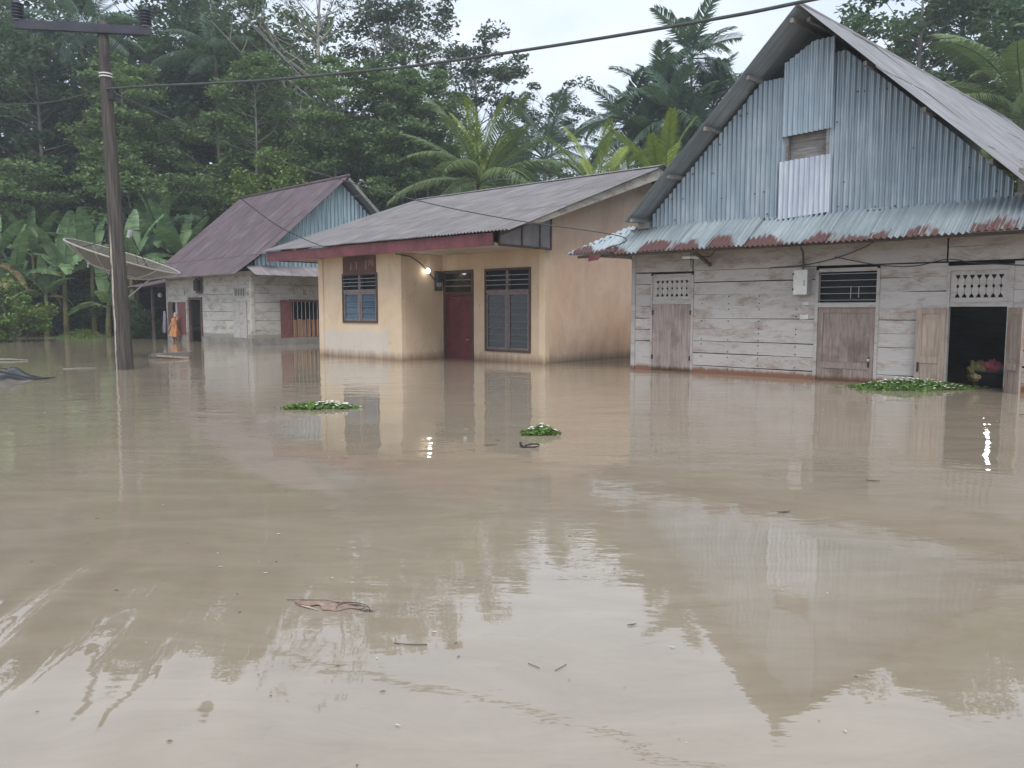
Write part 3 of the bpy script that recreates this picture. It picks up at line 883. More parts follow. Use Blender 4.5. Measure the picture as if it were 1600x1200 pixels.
# ------------------------------------------------------------------ middle house: plastered, long grey roof
def window_unit(h, x0, x1, z0, z1, y, split, panes, lower, name='window', slats=3):
    """brown frame with glass louvre blades above and panes or blades below"""
    f = .055
    b = MB()
    b.box(x0, x0 + f, y - .03, y + .08, z0, z1); b.box(x1 - f, x1, y - .03, y + .08, z0, z1)
    b.box(x0 + f, x1 - f, y - .028, y + .078, z1 - f, z1); b.box(x0 + f, x1 - f, y - .028, y + .078, z0, z0 + f)
    w = b.build(name, M['frame'], h)
    xm = (x0 + x1) / 2
    MB().box(xm - .035, xm + .035, y - .022, y + .07, z0 + f, z1 - f).build('mullion', M['rail'], w)
    for a, c in ((x0 + f, xm - .035), (xm + .035, x1 - f)):
        MB().box(a, c, y - .018, y + .06, split - .04, split + .04).build('rail', M['rail'], w)
        for k in range(slats):
            z = split + .04 + (z1 - f - split - .04) * (k + 1) / (slats + 1)
            MB().bar((a, y + .02, z), (c, y + .02, z), .09, .012).build('blade', M['glass_clear'], w)
        MB().box(a, c, y + .10, y + .11, split, z1 - .03).build('dark_backing', M['dark_in'], w)
        s = .05
        sash = MB()
        sash.box(a + .003, a + s, y - .012, y + .03, z0 + f, split - .042).box(c - s, c - .003, y - .012, y + .03, z0 + f, split - .042)
        sash.box(a + s, c - s, y - .010, y + .028, z0 + f, z0 + f + s).box(a + s, c - s, y - .010, y + .028, split - .042 - s, split - .042)
        so = sash.build('sash', M['rail'], w)
        n = lower
        for k in range(n):
            za = z0 + f + s + (split - .042 - s * 2 - z0 - f) * k / n
            zb = z0 + f + s + (split - .042 - s * 2 - z0 - f) * (k + 1) / n
            # tilted pane, lower edge proud of the one below
            p = MB().add([(a + s, y + .004, za - .006), (c - s, y + .004, za - .006), (c - s, y + .022, zb), (a + s, y + .022, zb),
                          (a + s, y + .009, za - .006), (c - s, y + .009, za - .006), (c - s, y + .027, zb), (a + s, y + .027, zb)],
                         [(0, 1, 2, 3), (7, 6, 5, 4), (0, 4, 5, 1), (1, 5, 6, 2), (2, 6, 7, 3), (3, 7, 4, 0)])
            p.build('pane', panes, so)
            MB().bar((a + s, y + .001, za - .002), (c - s, y + .001, za - .002), .010, .012).build('pane_edge', M['pane_edge'], so)
    return w

def middle_house():
    h = thing('plastered_house', 'low cream plastered house with long grey corrugated roof and maroon fascia', 'house', (.78, 19.16, 0), -42)
    EV, EZ, RV, RZ = -2.05, 2.985, 4.0, 5.06
    S = (RZ - EZ) / (RV - EV)
    def under(v):
        return EZ + S * (v - EV) - .06 if v <= RV else EZ + S * (2 * RV - v - EV) - .06
    wf = wall_holes(-7.03, -3.55, -.7, 2.74, -1.43, -1.29, [(-6.02, -4.50, .95, 2.28)]).build('wall', M['plaster'], h)
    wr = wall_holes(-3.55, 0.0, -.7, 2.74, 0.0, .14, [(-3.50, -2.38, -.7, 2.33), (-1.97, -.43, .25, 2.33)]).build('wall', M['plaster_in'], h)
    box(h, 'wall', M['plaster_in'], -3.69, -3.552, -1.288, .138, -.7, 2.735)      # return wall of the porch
    box(h, 'pilaster', M['plaster'], -7.10, -6.90, -1.475, -1.20, -.7, 2.72)
    box(h, 'pilaster', M['plaster'], -.16, .045, -.035, .12, -.7, 2.735)
    gable = [(.142, -.7), (9.6, -.7), (9.6, under(9.6)), (RV, under(RV)), (.142, under(.142))]
    MB().prism(gable, 'x', -.14, .0).build('wall', M['plaster_side'], h)
    gable = [(-1.288, -.7), (9.6, -.7), (9.6, under(9.6)), (RV, under(RV)), (-1.288, under(-1.288))]
    MB().prism(gable, 'x', -7.03, -6.90).build('wall', M['plaster'], h)
    box(h, 'wall', M['plaster'], -6.9, -.14, 9.46, 9.6, -.7, under(9.6))
    box(h, 'ceiling', M['soffit'], -6.95, -.05, .142, 9.4, 2.76, 2.80)
    box(h, 'soffit', M['soffit'], -8.7, .15, EV + .10, .141, 2.742, 2.765)
    fa = MB().box(-8.85, .20, EV + .03, EV + .07, 2.69, EZ - .02).build('fascia', M['fascia'], h)
    MB().box(-8.85, -8.80, EV + .072, 9.5, 2.72, 2.90).build('fascia', M['fascia'], h)
    # front and back roof slopes
    x0, x1 = -9.0, .74
    sl = math.hypot(RV - EV, RZ - EZ)
    roof_sheets(h, (x0, EV - .03, EZ), (1, 0, 0), (0, RV - EV, RZ - EZ), x1 - x0, sl + .03, M['m_roof'], rows=3, pitch=.105, amp=.017, name='roof_sheet', cols_w=.82)
    roof_sheets(h, (x0, 2 * RV - EV, EZ), (1, 0, 0), (0, -(RV - EV), RZ - EZ), x1 - x0, sl, M['m_roof'], rows=2, pitch=.105, amp=.017, name='roof_sheet', cols_w=.82)
    MB().prism([(RV - .22, RZ + .005), (RV, RZ + .075), (RV + .22, RZ + .005), (RV, RZ + .062)], 'x', x0, x1 + .01).build('ridge_cap', M['m_roof'], h)
    # barge board under the right rake, rafters
    b = MB()
    zt = lambda v: EZ + S * (v - EV) - .02
    b.prism([(EV + 1.15, zt(EV + 1.15) - .12), (RV, zt(RV) - .27), (RV, zt(RV)), (EV + .5, zt(EV + .5))], 'x', .62, .65).build('barge_board', M['barge'], h)
    MB().prism([(RV + .005, zt(RV) - .27), (2 * RV - EV - .5, zt(EV + .5) - .2), (2 * RV - EV - .5, zt(EV + .5)), (RV + .005, zt(RV))], 'x', .62, .65).build('barge_board', M['barge'], h)
    for x in (-8.4, -7.6, .3):
        MB().prism([(EV + .2, zt(EV + .2) - .12), (RV, zt(RV) - .12), (RV, zt(RV) - .02), (EV + .2, zt(EV + .2) - .02)], 'x', x, x + .05).build('rafter', M['wood_dark'], h)
    # framed clerestory closing the porch end
    c = MB()
    c.bar((.19, EV + .25, 2.72), (.19, .0, 2.72), .045, .05)
    for v in (EV + .25, -1.05, -.42, -.02):
        c.bar((.19, v, 2.745), (.19, v, under(v) - .02), .045, .045)
    cl = c.build('clerestory', M['frame'], h)
    for a, d in ((EV + .28, -1.075), (-1.025, -.445), (-.395, -.045)):
        MB().prism([(a, 2.747), (d, 2.747), (d, under(d) - .03), (a, under(a) - .03)], 'x', .186, .194).build('pane', M['clerestory'], cl)
    # left window with lettered panel above, right window, door
    window_unit(h, -6.02, -4.50, .95, 2.28, -1.43, 1.80, M['glass_blue'], 4)
    lp = box(h, 'lintel_panel', M['lintel'], -5.98, -4.55, -1.447, -1.4305, 2.283, 2.735)
    def stroke(pts):
        b = MB()
        for a, d in zip(pts[:-1], pts[1:]):
            b.bar((a[0], -1.4485, a[1]), (d[0], -1.4485, d[1]), .040, .005) if abs(a[0] - d[0]) > abs(a[1] - d[1]) else b.add(
                [(a[0] - .022, -1.4495, a[1]), (a[0] + .022, -1.4495, a[1]), (d[0] + .022, -1.4495, d[1]), (d[0] - .022, -1.4495, d[1])], [(0, 1, 2, 3)])
        b.build('letter', M['chalk'], lp)
    stroke([(-5.62, 2.36), (-5.60, 2.56)])
    stroke([(-5.45, 2.58), (-5.27, 2.59)]); stroke([(-5.37, 2.38), (-5.36, 2.575)])
    stroke([(-5.05, 2.60), (-4.93, 2.605)]); stroke([(-4.97, 2.37), (-4.94, 2.60)])
    stroke([(-4.83, 2.45), (-4.80, 2.63)]); stroke([(-4.66, 2.44), (-4.69, 2.64)]); stroke([(-4.66, 2.44), (-4.80, 2.60)])
    window_unit(h, -1.97, -.43, .25, 2.33, 0.0, 1.76, M['glass_dark'], 8)
    fr = MB()
    fr.box(-3.50, -3.43, -.025, .12, -.7, 2.33).box(-2.45, -2.38, -.025, .12, -.7, 2.33).box(-3.43, -2.45, -.024, .118, 2.25, 2.33).box(-3.43, -2.45, -.024, .118, 1.68, 1.76)
    fr = fr.build('door_frame', M['frame'], h)
    MB().box(-3.428, -2.452, .02, .03, 1.762, 2.248).build('transom_glass', M['glass_dark'], fr)
    for z in (1.92, 2.08):
        MB().bar((-3.42, .0, z), (-2.46, .0, z), .03, .03).build('transom_bar', M['rail'], fr)
    d = panel_door(h, 'door', M['maroon'], .97, -.7, 1.675, cols=2, split=.5)
    d.location = (-3.425, .04, 0)
    MB().tube([(.88, -.03, .52), (.88, -.08, .52), (.80, -.08, .52)], .012, 6).build('handle', M['grey_box'], d)
    MB().lathe([(0, 0), (.035, 0), (.03, .03), (0, .035)], (0, 0, 0), 10).build('bell_push', M['white'], h, True, (-2.20, -.002, 1.42), (R_(90), 0, 0))
middle_house()
MM = Matrix.Translation((.78, 19.16, 0)) @ Matrix.Rotation(R_(-42), 4, 'Z')
def ml(x, y, z):
    return MM @ Vector((x, y, z))

def wall_lamp():
    o = thing('wall_lamp', 'lit bare bulb on a curved conduit under the porch roof', 'lamp', ml(-3.55, -.62, 2.30), -42)
    MB().lathe([(0, -.07), (.035, -.06), (.055, -.02), (.048, .025), (.02, .055), (0, .055)], (.14, -.02, .015), 12).build('bulb', M['bulb'], o, True)
    MB().tube([(.14, -.02, .065), (.13, -.02, .12), (.05, -.02, .14)], .02, 8).build('bulb_holder', M['white'], o, True)
    MB().tube([(.02, -1.0, .40), (.05, -.55, .36), (.05, -.2, .20), (.05, .0, .05), (.05, .25, -.18), (.04, .42, -.28)], .016, 6).build('conduit', M['cable'], o, True)
wall_lamp()
def electric_meter():
    o = thing('electric_meter', 'grey electricity meter on the porch wall left of the maroon door', 'meter', ml(-3.55, -.30, 1.80), -42)
    MB().box(.002, .03, 0, .26, 0, .52).build('back_board', M['wood_dark'], o)
    MB().box(.031, .11, .03, .23, .22, .48).build('meter_body', mat_flat('grey_green_meter', (.055, .065, .07), .4, .2), o)
    MB().tube([(.03, .13, .17), (.09, .13, .17)], .07, 14).build('meter_dial', M['grey_box'], o)
electric_meter()

# ------------------------------------------------------------------ far house: pale planks, purple-brown roof, turquoise gable
def far_house():
    h = thing('plank_house', 'pale plank house at the back with purple-brown roof and turquoise gable', 'house', (-9.44, 29.15, 0), 45)
    bd = M['f_board']
    W, L = 7.7, 7.5
    zs = [-.6 + .0, .24] + [.24 + .33 * k for k in range(1, 8)] + [2.72]
    for i in range(1, len(zs) - 1):
        a, b = zs[i], zs[i + 1]
        mid = (a + b) / 2
        segA = [(.10, 4.12), (5.36, 5.50), (7.42, 7.5)] if mid < 1.78 else [(.10, 7.5)]
        segA2 = []
        for s in segA:
            if s[0] < .4 < s[1]:
                segA2 += [(.10, .36), (1.44, s[1])] if .2 < mid < 1.75 else [s]
            else:
                segA2.append(s)
        for s in segA2:
            plank(h, s[0], s[1], a, b, 0, bd, axis='y')
        segB = [(.10, 1.50), (2.95, 7.6)] if .2 < mid < 1.75 else [(.10, 7.6)]
        for s in segB:
            plank(h, s[0], s[1], a, b, 0, bd)
    box(h, 'plinth', M['concrete'], -.06, 7.7, -.06, .06, -.6, .262)
    box(h, 'plinth', M['concrete'], -.06, .06, .062, 4.1, -.6, .25)
    box(h, 'plinth', M['concrete'], -.05, .06, 5.4, 7.5, -.6, .22)
    plank(h, .36, 1.44, 1.62, 1.89, .0, bd, axis='y')
    plank(h, 4.12, 5.44, 1.79, 1.89, .0, bd, axis='y')
    plank(h, 5.44, 7.5, 1.69, 1.89, .0, bd, axis='y')
    plank(h, 1.50, 2.95, 1.68, 1.89, .0, bd)
    box(h, 'corner_post', bd, -.035, .095, -.035, .095, .2, 2.7)
    box(h, 'corner_post', bd, -.02, .10, 7.5, 7.62, -.6, 2.7)
    # side wall: closed shutter and small vent, doorway, window with red shutters
    for a, b in ((.38, .88), (.90, 1.42)):
        box(h, 'shutter', M['r_trim'], -.03, .0, a, b, .26, 1.62)
    v = box(h, 'vent', M['r_trim'], -.03, -.008, .45, 1.32, 1.78, 2.12)
    for k in range(6):
        MB().box(-.034, -.030, .52 + k * .13, .57 + k * .13, 1.82, 2.08).build('slot', M['dark_in'], v)
    fr = MB()
    fr.box(-.05, .06, 4.13, 4.22, -.6, 1.80).box(-.05, .06, 5.26, 5.35, -.6, 1.80).box(-.048, .058, 4.22, 5.26, 1.70, 1.80)
    fr.build('door_frame', M['f_brown'], h)
    fr = MB()
    fr.box(-.05, .06, 5.51, 5.60, .20, 1.70).box(-.05, .06, 7.32, 7.41, .20, 1.70).box(-.048, .058, 5.60, 7.32, 1.62, 1.70).box(-.048, .058, 5.60, 7.32, .20, .28)
    w = fr.build('window_frame', bd, h)
    MB().box(-.075, -.045, 5.60, 6.30, .27, 1.62).build('shutter', M['f_red'], w)
    MB().box(-.075, -.045, 6.85, 7.36, .27, 1.62).build('shutter', M['f_brown'], w)
    MB().box(.0, .03, 6.55, 6.75, .28, 1.62).build('shutter', M['r_trim'], w)
    for a, b in ((5.75, 6.75), (4.35, 5.2)):
        vv = box(h, 'vent', M['r_trim'], -.03, -.005, a, b, 1.88, 2.24)
        MB().box(-.036, -.031, a + .05, b - .05, 1.93, 2.19).build('slot', bd, vv)
    # gable wall: barred window with red shutters, spade vent
    vent_panel(h, 1.72, 2.72, 1.78, 2.20, -.028, bd)
    fr = MB()
    fr.box(1.52, 1.60, -.05, .06, .20, 1.68).box(2.86, 2.94, -.05, .06, .20, 1.68).box(1.60, 2.86, -.048, .058, 1.60, 1.68).box(1.60, 2.86, -.048, .058, .20, .28)
    w = fr.build('window_frame', M['f_red'], h)
    MB().box(1.12, 1.50, -.07, -.035, .25, 1.66).build('shutter', M['f_red'], w)
    MB().box(2.96, 3.34, -.07, -.035, .25, 1.66).build('shutter', M['f_red'], w)
    for k in range(7):
        x = 1.68 + k * .17
        MB().bar((x, .0, .28), (x, .0, 1.6), .02).build('bar', M['grey_box'], w)
    for k in range(6):
        x = 1.66 + k * .2
        MB().box(x, x + .15, .02, .035, .28, .92 + .03 * (k % 2)).build('slat', M['f_orange'], w)
    # dark room behind
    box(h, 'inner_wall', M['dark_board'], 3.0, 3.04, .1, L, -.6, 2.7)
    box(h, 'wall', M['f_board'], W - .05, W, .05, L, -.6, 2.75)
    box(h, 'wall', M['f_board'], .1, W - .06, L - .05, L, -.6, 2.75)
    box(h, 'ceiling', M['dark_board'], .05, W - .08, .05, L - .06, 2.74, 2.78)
    # gable sheets
    XP, ZP, S = 3.85, 6.40, .866
    k = 0; x = .15
    while x < 7.5:
        w = min(.8, 7.55 - x)
        me = corr_mesh(w, 1, M['f_zinc'], .17, .034, top=lambda q, x=x: max(.02, ZP - S * abs(x + q - XP) - .16 - 2.86))
        link('gable_sheet', me, h, mw=axes((1, 0, 0), (0, 0, 1), (0, -1, 0), (x, -.04 - .008 * (k % 2), 2.86)))
        x += .74; k += 1
    box(h, 'gable_vent', M['f_red'], 3.62, 4.45, -.10, -.07, 4.08, 4.5)
    # roof with slightly kicked left eave
    y0, y1 = -.62, L + .9
    sl = math.hypot(1, S)
    lowx = .25
    roof_sheets(h, (lowx, y0, ZP - S * (XP - lowx)), (0, 1, 0), (1, 0, S), y1 - y0, (XP - lowx) * sl, M['f_roof'], name='roof_sheet', pitch=.11, rows=2)
    kx, kz = lowx + .05, ZP - S * (XP - lowx) + .02
    roof_sheets(h, (-.75, y0 + .35, 2.56), (0, 1, 0), (kx + .75, 0, kz - 2.56), y1 - y0 - .2, math.hypot(kx + .75, kz - 2.56) + .05, M['f_roof'], name='roof_sheet', pitch=.11, rows=1)
    roof_sheets(h, (8.1, y0, ZP - S * (8.1 - XP)), (0, 1, 0), (-1, 0, S), y1 - y0, (8.1 - XP) * sl, M['zinc_under'], name='roof_sheet', pitch=.11, rows=2)
    MB().tube([(XP, y0 - .02, ZP + .05), (XP, y1, ZP + .05)], .06, 8).build('ridge_cap', M['f_roof'], h, True)
    MB().bar((XP, y0 + .0, ZP - .07), (8.05, y0 + .0, ZP - S * (8.05 - XP) - .07), .03, .12).build('barge_board', M['wood_grey'], h)
    for d in (.6, 2.0, 3.3):
        MB().box(XP + d - .03, XP + d + .03, y0 + .05, .2, ZP - S * d - .14, ZP - S * d - .07).build('purlin', M['wood_grey'], h)
    # pent roof over the gable wall
    p0, p1 = Vector((0, -.85, 2.52)), Vector((0, -.03, 2.90))
    al = (p1 - p0)
    roof_sheets(h, (-.25, p0.y, p0.z), (1, 0, 0), al, 8.0, al.length, M['f_pent'], rows=1, pitch=.13, amp=.016, name='pent_sheet')
far_house()
FM = Matrix.Translation((-9.44, 29.15, 0)) @ Matrix.Rotation(R_(45), 4, 'Z')
def fl(x, y, z):
    return FM @ Vector((x, y, z))

def cloth_strip(name, label, cat, mat, loc, rz, w, hgt, seed, tails=2, top=.35):
    """hanging cloth: gathered at the top, widening, ending in tails; thin solid with folds"""
    r = random.Random(seed)
    nx, nz = 14, 16
    v, f = [], []
    for side in (0, 1):
        for j in range(nz + 1):
            t = j / nz
            ww = w * (top + (1 - top) * min(1, t * 1.6)) * (1 - .25 * max(0, t - .75) * 4 * .6)
            for i in range(nx + 1):
                s = i / nx - .5
                fold = .03 * math.sin(s * 19 + 2.2 * t) + .02 * math.sin(s * 37 + seed)
                notch = .18 * hgt * max(0, math.cos(s * math.pi * 2 * tails)) * max(0, t - .7) / .3 if tails > 1 else 0
                v.append((s * ww + .03 * math.sin(3 * t), fold * (.4 + t) + side * .012, -hgt * t + notch))
    m = nx + 1; off = (nz + 1) * m
    for j in range(nz):
        for i in range(nx):
            a = j * m + i
            f.append((a, a + m, a + m + 1, a + 1))
            f.append((off + a, off + a + 1, off + a + m + 1, off + a + m))
    for j in range(nz):
        for i in (0, nx):
            a = j * m + i
            f.append((a, off + a, off + a + m, a + m) if i == 0 else (a, a + m, off + a + m, off + a))
    for i in range(nx):
        f.append((i, i + 1, off + i + 1, off + i)); b = nz * m + i
        f.append((b, off + b, off + b + 1, b + 1))
    o = MB().add(v, f).build(name, mat, None, True, loc, (0, 0, R_(rz)))
    return tag(o, label, cat)

def person():
    """small figure in an orange dress wading along the wall, one arm raised to the head"""
    o = thing('person', 'person in an orange dress and pale headscarf wading beside the red shutter', 'person', fl(-.30, 6.15, 0), -30)
    V = [(0, 0, .50), (.0, 0, .62), (.02, 0, .80), (.03, 0, .92), (.035, -.005, .985), (.04, -.01, 1.06), (.045, -.015, 1.15),        # 0-6 pelvis to crown
         (-.07, .02, .46), (-.09, 0, .22), (-.10, .03, -.05), (-.11, -.02, -.42), (-.11, -.12, -.45),                                   # 7-11 leg, foot
         (.07, -.01, .46), (.07, -.02, .20), (.06, .02, -.05), (.06, -.02, -.42), (.06, -.12, -.45),                                    # 12-16 leg, foot
         (-.11, 0, .90), (-.17, -.04, .72), (-.14, -.14, .58), (-.12, -.17, .53),                                                       # 17-20 arm
         (.16, 0, .90), (.23, -.07, .80), (.17, -.13, .98), (.13, -.12, 1.04)]                                                          # 21-24 raised arm
    E = [(0, 1), (1, 2), (2, 3), (3, 4), (4, 5), (5, 6), (0, 7), (7, 8), (8, 9), (9, 10), (10, 11), (0, 12), (12, 13), (13, 14), (14, 15), (15, 16),
         (3, 17), (17, 18), (18, 19), (19, 20), (3, 21), (21, 22), (22, 23), (23, 24)]
    rad = [.115, .105, .12, .09, .045, .085, .06, .075, .055, .042, .035, .025, .075, .055, .042, .035, .025, .05, .038, .03, .024, .05, .038, .03, .024]
    n0 = len(V)
    for base, side in ((20, -1), (24, 1)):                                  # five fingers on each hand
        b = Vector(V[base]); d = (b - Vector(V[base - 1])).normalized()
        for k in range(5):
            off = Vector(((k - 2) * .012, -.004 * abs(k - 2), 0))
            l = (.030, .045, .05, .046, .036)[k]
            V.append(tuple(b + off + d * l * .55)); rad.append(.008); E.append((base, len(V) - 1))
            V.append(tuple(b + off * 1.2 + d * l + Vector((0, -.008, 0)))); rad.append(.007); E.append((len(V) - 2, len(V) - 1))
    me = bpy.data.meshes.new('body')
    me.from_pydata(V, E, []); me.update()
    me.materials.append(mat_flat('brown_skin', (.30, .17, .11), .6, .12))
    b = link('body', me, o)
    md = b.modifiers.new('skin', 'SKIN')
    if not me.skin_vertices:
        me.attributes.new('skin', 'FLOAT', 'POINT') if False else None
    dg = bpy.context.evaluated_depsgraph_get()
    if not me.skin_vertices:                                                # the layer appears once the modifier tool has run
        bpy.context.view_layer.objects.active = b
        bpy.ops.mesh.customdata_skin_add()
    for i, sv in enumerate(me.skin_vertices[0].data):
        sv.radius = (rad[i], rad[i] * .85); sv.use_root = (i == 0)
    md.use_smooth_shade = True
    sub = b.modifiers.new('sub', 'SUBSURF'); sub.levels = 1; sub.render_levels = 2
    # dress: flared, folded shell from shoulders to knees, then the scarf and the face
    nn = 28; vs = []; fs = []
    prof = [(.03, .985, .055), (.03, .95, .125), (.02, .88, .150), (.015, .78, .150), (.0, .64, .145), (-.01, .50, .175), (-.03, .34, .215), (-.05, .20, .235)]
    for j, (cx, z, r) in enumerate(prof):
        for k in range(nn):
            a = 2 * math.pi * k / nn
            w = 1 + (.02 + .02 * j) * math.sin(5 * a + .6 * j) * (j > 2) + .015 * j * math.sin(9 * a) * (j > 3)
            vs.append((cx + r * w * math.cos(a), r * .80 * w * math.sin(a), z + (.02 * math.sin(3 * a) if j == len(prof) - 1 else 0)))
    for j in range(len(prof) - 1):
        for k in range(nn):
            fs.append((j * nn + k, (j + 1) * nn + k, (j + 1) * nn + (k + 1) % nn, j * nn + (k + 1) % nn))
    MB().add(vs, fs).build('dress', mat_flat('orange_dress_cloth', (.46, .21, .10), .9, .3, scale=9), o, True)
    for pts in ([(-.06, 0, .93), (-.12, 0, .89), (-.16, -.03, .78)], [(.11, 0, .93), (.17, 0, .89), (.205, -.04, .84)]):
        MB().tube(pts, [.06, .062, .058], 10, False).build('sleeve', M['orange_dress'], o, True)
    hs = []
    vs = []; fs = []
    for j in range(9):
        th = math.pi * (.02 + .72 * j / 8)
        for k in range(17):
            a = math.radians(-52 + 284 * k / 16)                            # open towards the face
            r = .098 * math.sin(th) + (.02 * (j - 6) if j > 6 else 0)
            vs.append((.045 + r * math.cos(a), -.012 + r * 1.05 * math.sin(a), 1.085 + .115 * math.cos(th)))
    for j in range(8):
        for k in range(16):
            fs.append((j * 17 + k, (j + 1) * 17 + k, (j + 1) * 17 + k + 1, j * 17 + k + 1))
    MB().add(vs, fs).build('headscarf', mat_flat('pale_scarf', (.50, .44, .42), .9, .2), o, True)
    fc = MB()
    for x in (.015, .075):
        fc.lathe([(0, -.008), (.009, 0), (0, .008)], (x, -.093, 1.085), 8)
    fc.build('eyes', M['iron'], o, True)
    MB().tube([(.045, -.088, 1.085), (.045, -.112, 1.055), (.045, -.092, 1.045)], [.008, .014, .008], 6).build('nose', me.materials[0], o, True)
    MB().tube([(.02, -.090, 1.018), (.045, -.097, 1.016), (.07, -.090, 1.018)], .006, 6).build('mouth', M['fascia'], o, True)
M['orange_dress'] = mat_flat('orange_sleeve_cloth', (.46, .21, .10), .9, .3, scale=9)
person()
cloth_strip('hanging_cloth', 'pale grey cloth hanging inside the dark doorway of the back house', 'cloth', mat_flat('grey_cloth', (.30, .31, .33), .9, .3), fl(.25, 4.75, 1.0), -45, .28, .45, 8, 1, .6)
cloth_strip('hanging_cloth', 'purple and white cloth hanging at the far corner post of the back house', 'cloth', mat_flat('lilac_cloth', (.30, .25, .32), .9, .4, scale=9), fl(-.10, 7.68, 1.25), -45, .26, .95, 5, 1, .7)
def dark_meter():
    o = thing('electric_meter', 'dark electric meter box high on the back house above its doorway', 'meter', fl(-.05, 4.0, 1.95), 45)
    MB().box(-.02, .0, 0, .55, 0, .60).build('back_board', M['wood_dark'], o)
    MB().box(-.14, -.021, .08, .46, .10, .52).build('meter_body', M['iron'], o)
    MB().tube([(-.06, .3, .52), (-.1, .32, .66), (-.3, .35, .72)], .02, 6).build('conduit', M['cable'], o)
dark_meter()

def lean_to():
    h = thing('lean_to_shed', 'dark open lean-to shed at the left end of the back house', 'shed', fl(0, 7.7, 0), 45)
    for y in (1.6, 3.3):
        MB().bar((.05, y, -.6), (.05, y, 2.35), .10).build('post', M['wood_dark'], h)
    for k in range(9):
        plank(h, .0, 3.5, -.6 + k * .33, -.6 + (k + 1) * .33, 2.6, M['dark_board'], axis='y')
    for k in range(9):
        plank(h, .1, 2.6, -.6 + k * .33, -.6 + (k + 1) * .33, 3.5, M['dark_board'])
    al = Vector((3.3, 0, .75))
    roof_sheets(h, (-.45, .0, 2.30), (0, 1, 0), al, 3.7, al.length, M['f_roof'], rows=1, pitch=.11, name='roof_sheet')
    for y in (.1, 1.7, 3.4):
        MB().bar((-.3, y, 2.27), (2.7, y, 2.95), .05, .08).build('rafter', M['wood_dark'], h)
    return h
lean_to()
o = thing('shed_bulb', 'round white bulb hanging in the dark lean-to shed', 'bulb', fl(.35, 9.2, 1.95), 45)
MB().lathe([(0, -.11), (.07, -.09), (.11, 0), (.08, .08), (.03, .12), (0, .12)], (0, 0, 0), 12).build('globe', M['white'], o, True)
MB().tube([(0, 0, .11), (0, 0, .5)], .01, 5).build('cord', M['cable'], o)
for i, (y, z, w, hh, c, lab) in enumerate(((8.5, .95, .45, .5, (.16, .17, .19), 'grey cloth drying at the back of the dark shed'), (9.4, 1.0, .5, .45, (.10, .11, .15), 'dark blue cloth drying in the left of the dark shed'))):
    cloth_strip('drying_cloth', lab, 'cloth', mat_flat('drying_%d' % i, c, .9, .4, scale=8), fl(1.2, y, z), -45, w, hh, 20 + i, 1, .8)

# ------------------------------------------------------------------ utility pole, cables, dish
def utility_pole():
    o = thing('utility_pole', 'leaning dark wooden utility pole standing in the flood with one crossarm', 'utility pole', (-8.49, 17.5, 0))
    pts, rad = [], []
    for k in range(15):
        z = -.8 + 8.15 * k / 14
        pts.append((-.15 * z / 7.3, 0, z)); rad.append(.185 - .011 * z + rng.uniform(-.004, .004))
    MB().tube(pts, rad, 18).build('pole_shaft', M['pole'], o, True)
    a, b = Vector((-1.78, -.36, 7.17)), Vector((.82, .06, 7.17))
    MB().bar(a, b, .11, .17).build('crossarm', M['arm'], o)
    d = (b - a).normalized()
    for e in (a + d * .06, b - d * .08):
        prof = [(.0, .02), (.10, .02)]
        for k in range(5):
            z = .05 + k * .062
            prof += [(.075, z), (.125, z + .012), (.125, z + .03), (.075, z + .05)]
        prof += [(.06, .37), (.04, .41), (0, .41)]
        ins = MB().lathe(prof, (e.x, e.y, 7.255), 16).build('insulator', M['insul'], o, True)
        MB().lathe([(.085, .0), (.085, .03), (0, .03)], (e.x, e.y, 7.256), 12).build('insulator_base', M['grey_box'], ins)
    for s, q in ((-1, .72), (1, .50)):
        for dy in (-.02, .06):
            MB().bar((-.15 + s * q, -.08 + (-.11 if s < 0 else .02) + dy - .04, 7.08), (-.14 + s * .06, -.13 + dy, 6.55), .028, .012).build('brace', M['arm'], o)
    for z in (6.26, 6.20):
        MB().lathe([(.128, 0), (.133, .005), (.133, .025), (.128, .03)], (-.128, 0, z), 18).build('band', M['white'], o)
    MB().box(-.02, .08, -.15, -.06, 5.72, 5.86).build('clamp', M['iron'], o)
utility_pole()

A, B = Vector((-8.60, 17.42, 0)), Vector((11, 6, 0))
pts = []
for t, z in ((0, 5.95), (.069, 5.80), (.198, 5.49), (.331, 5.26), (.388, 5.19), (.486, 5.12), (.5686, 5.09), (.6186, 5.10), (.75, 5.2), (.9, 5.5), (1.1, 6.1), (1.3, 7.0)):
    p = A.lerp(B, t); pts.append((p.x, p.y, z))
wire('overhead_cable', 'thick black twisted cable running from the utility pole to upper right', 'cable', pts, .023, M['cable'], 8)
wire('overhead_wire', 'thin wire leaving the utility pole to the left edge', 'wire', [(-8.64, 17.5, 6.02), (-9.6, 17.3, 5.66), (-11.0, 17.0, 5.53), (-14, 16.4, 5.5)], .011, M['wire'])
wire('service_wire', 'thin service wire dropping from the pole to the grey roof eave near the left window', 'wire',
     [(-8.60, 17.55, 5.85), (-7.55, 18.6, 4.93), (-6.05, 20.0, 3.55), (-5.4, 20.8, 3.14), ml(-5.7, -2.05, 2.90)], .011, M['wire'])
wire('service_wire', 'long thin service wire crossing above the grey roof to the rusty awning corner', 'wire',
     [(-8.60, 17.55, 5.95), (-6.9, 17.75, 5.2), (-5.55, 17.9, 4.68), (-2.35, 17.5, 3.72), (-.15, 17.15, 3.22), (2.3, 17.0, 2.83), rl(-.1, -.80, 2.60)], .011, M['wire'])
wire('service_wire', 'faint thin wire slanting past the trees above the purple roof', 'wire',
     [fl(3.85, 7.6, 6.45), (-15.5, 30.5, 7.4), (-8.62, 17.6, 6.1)], .010, M['wire'])

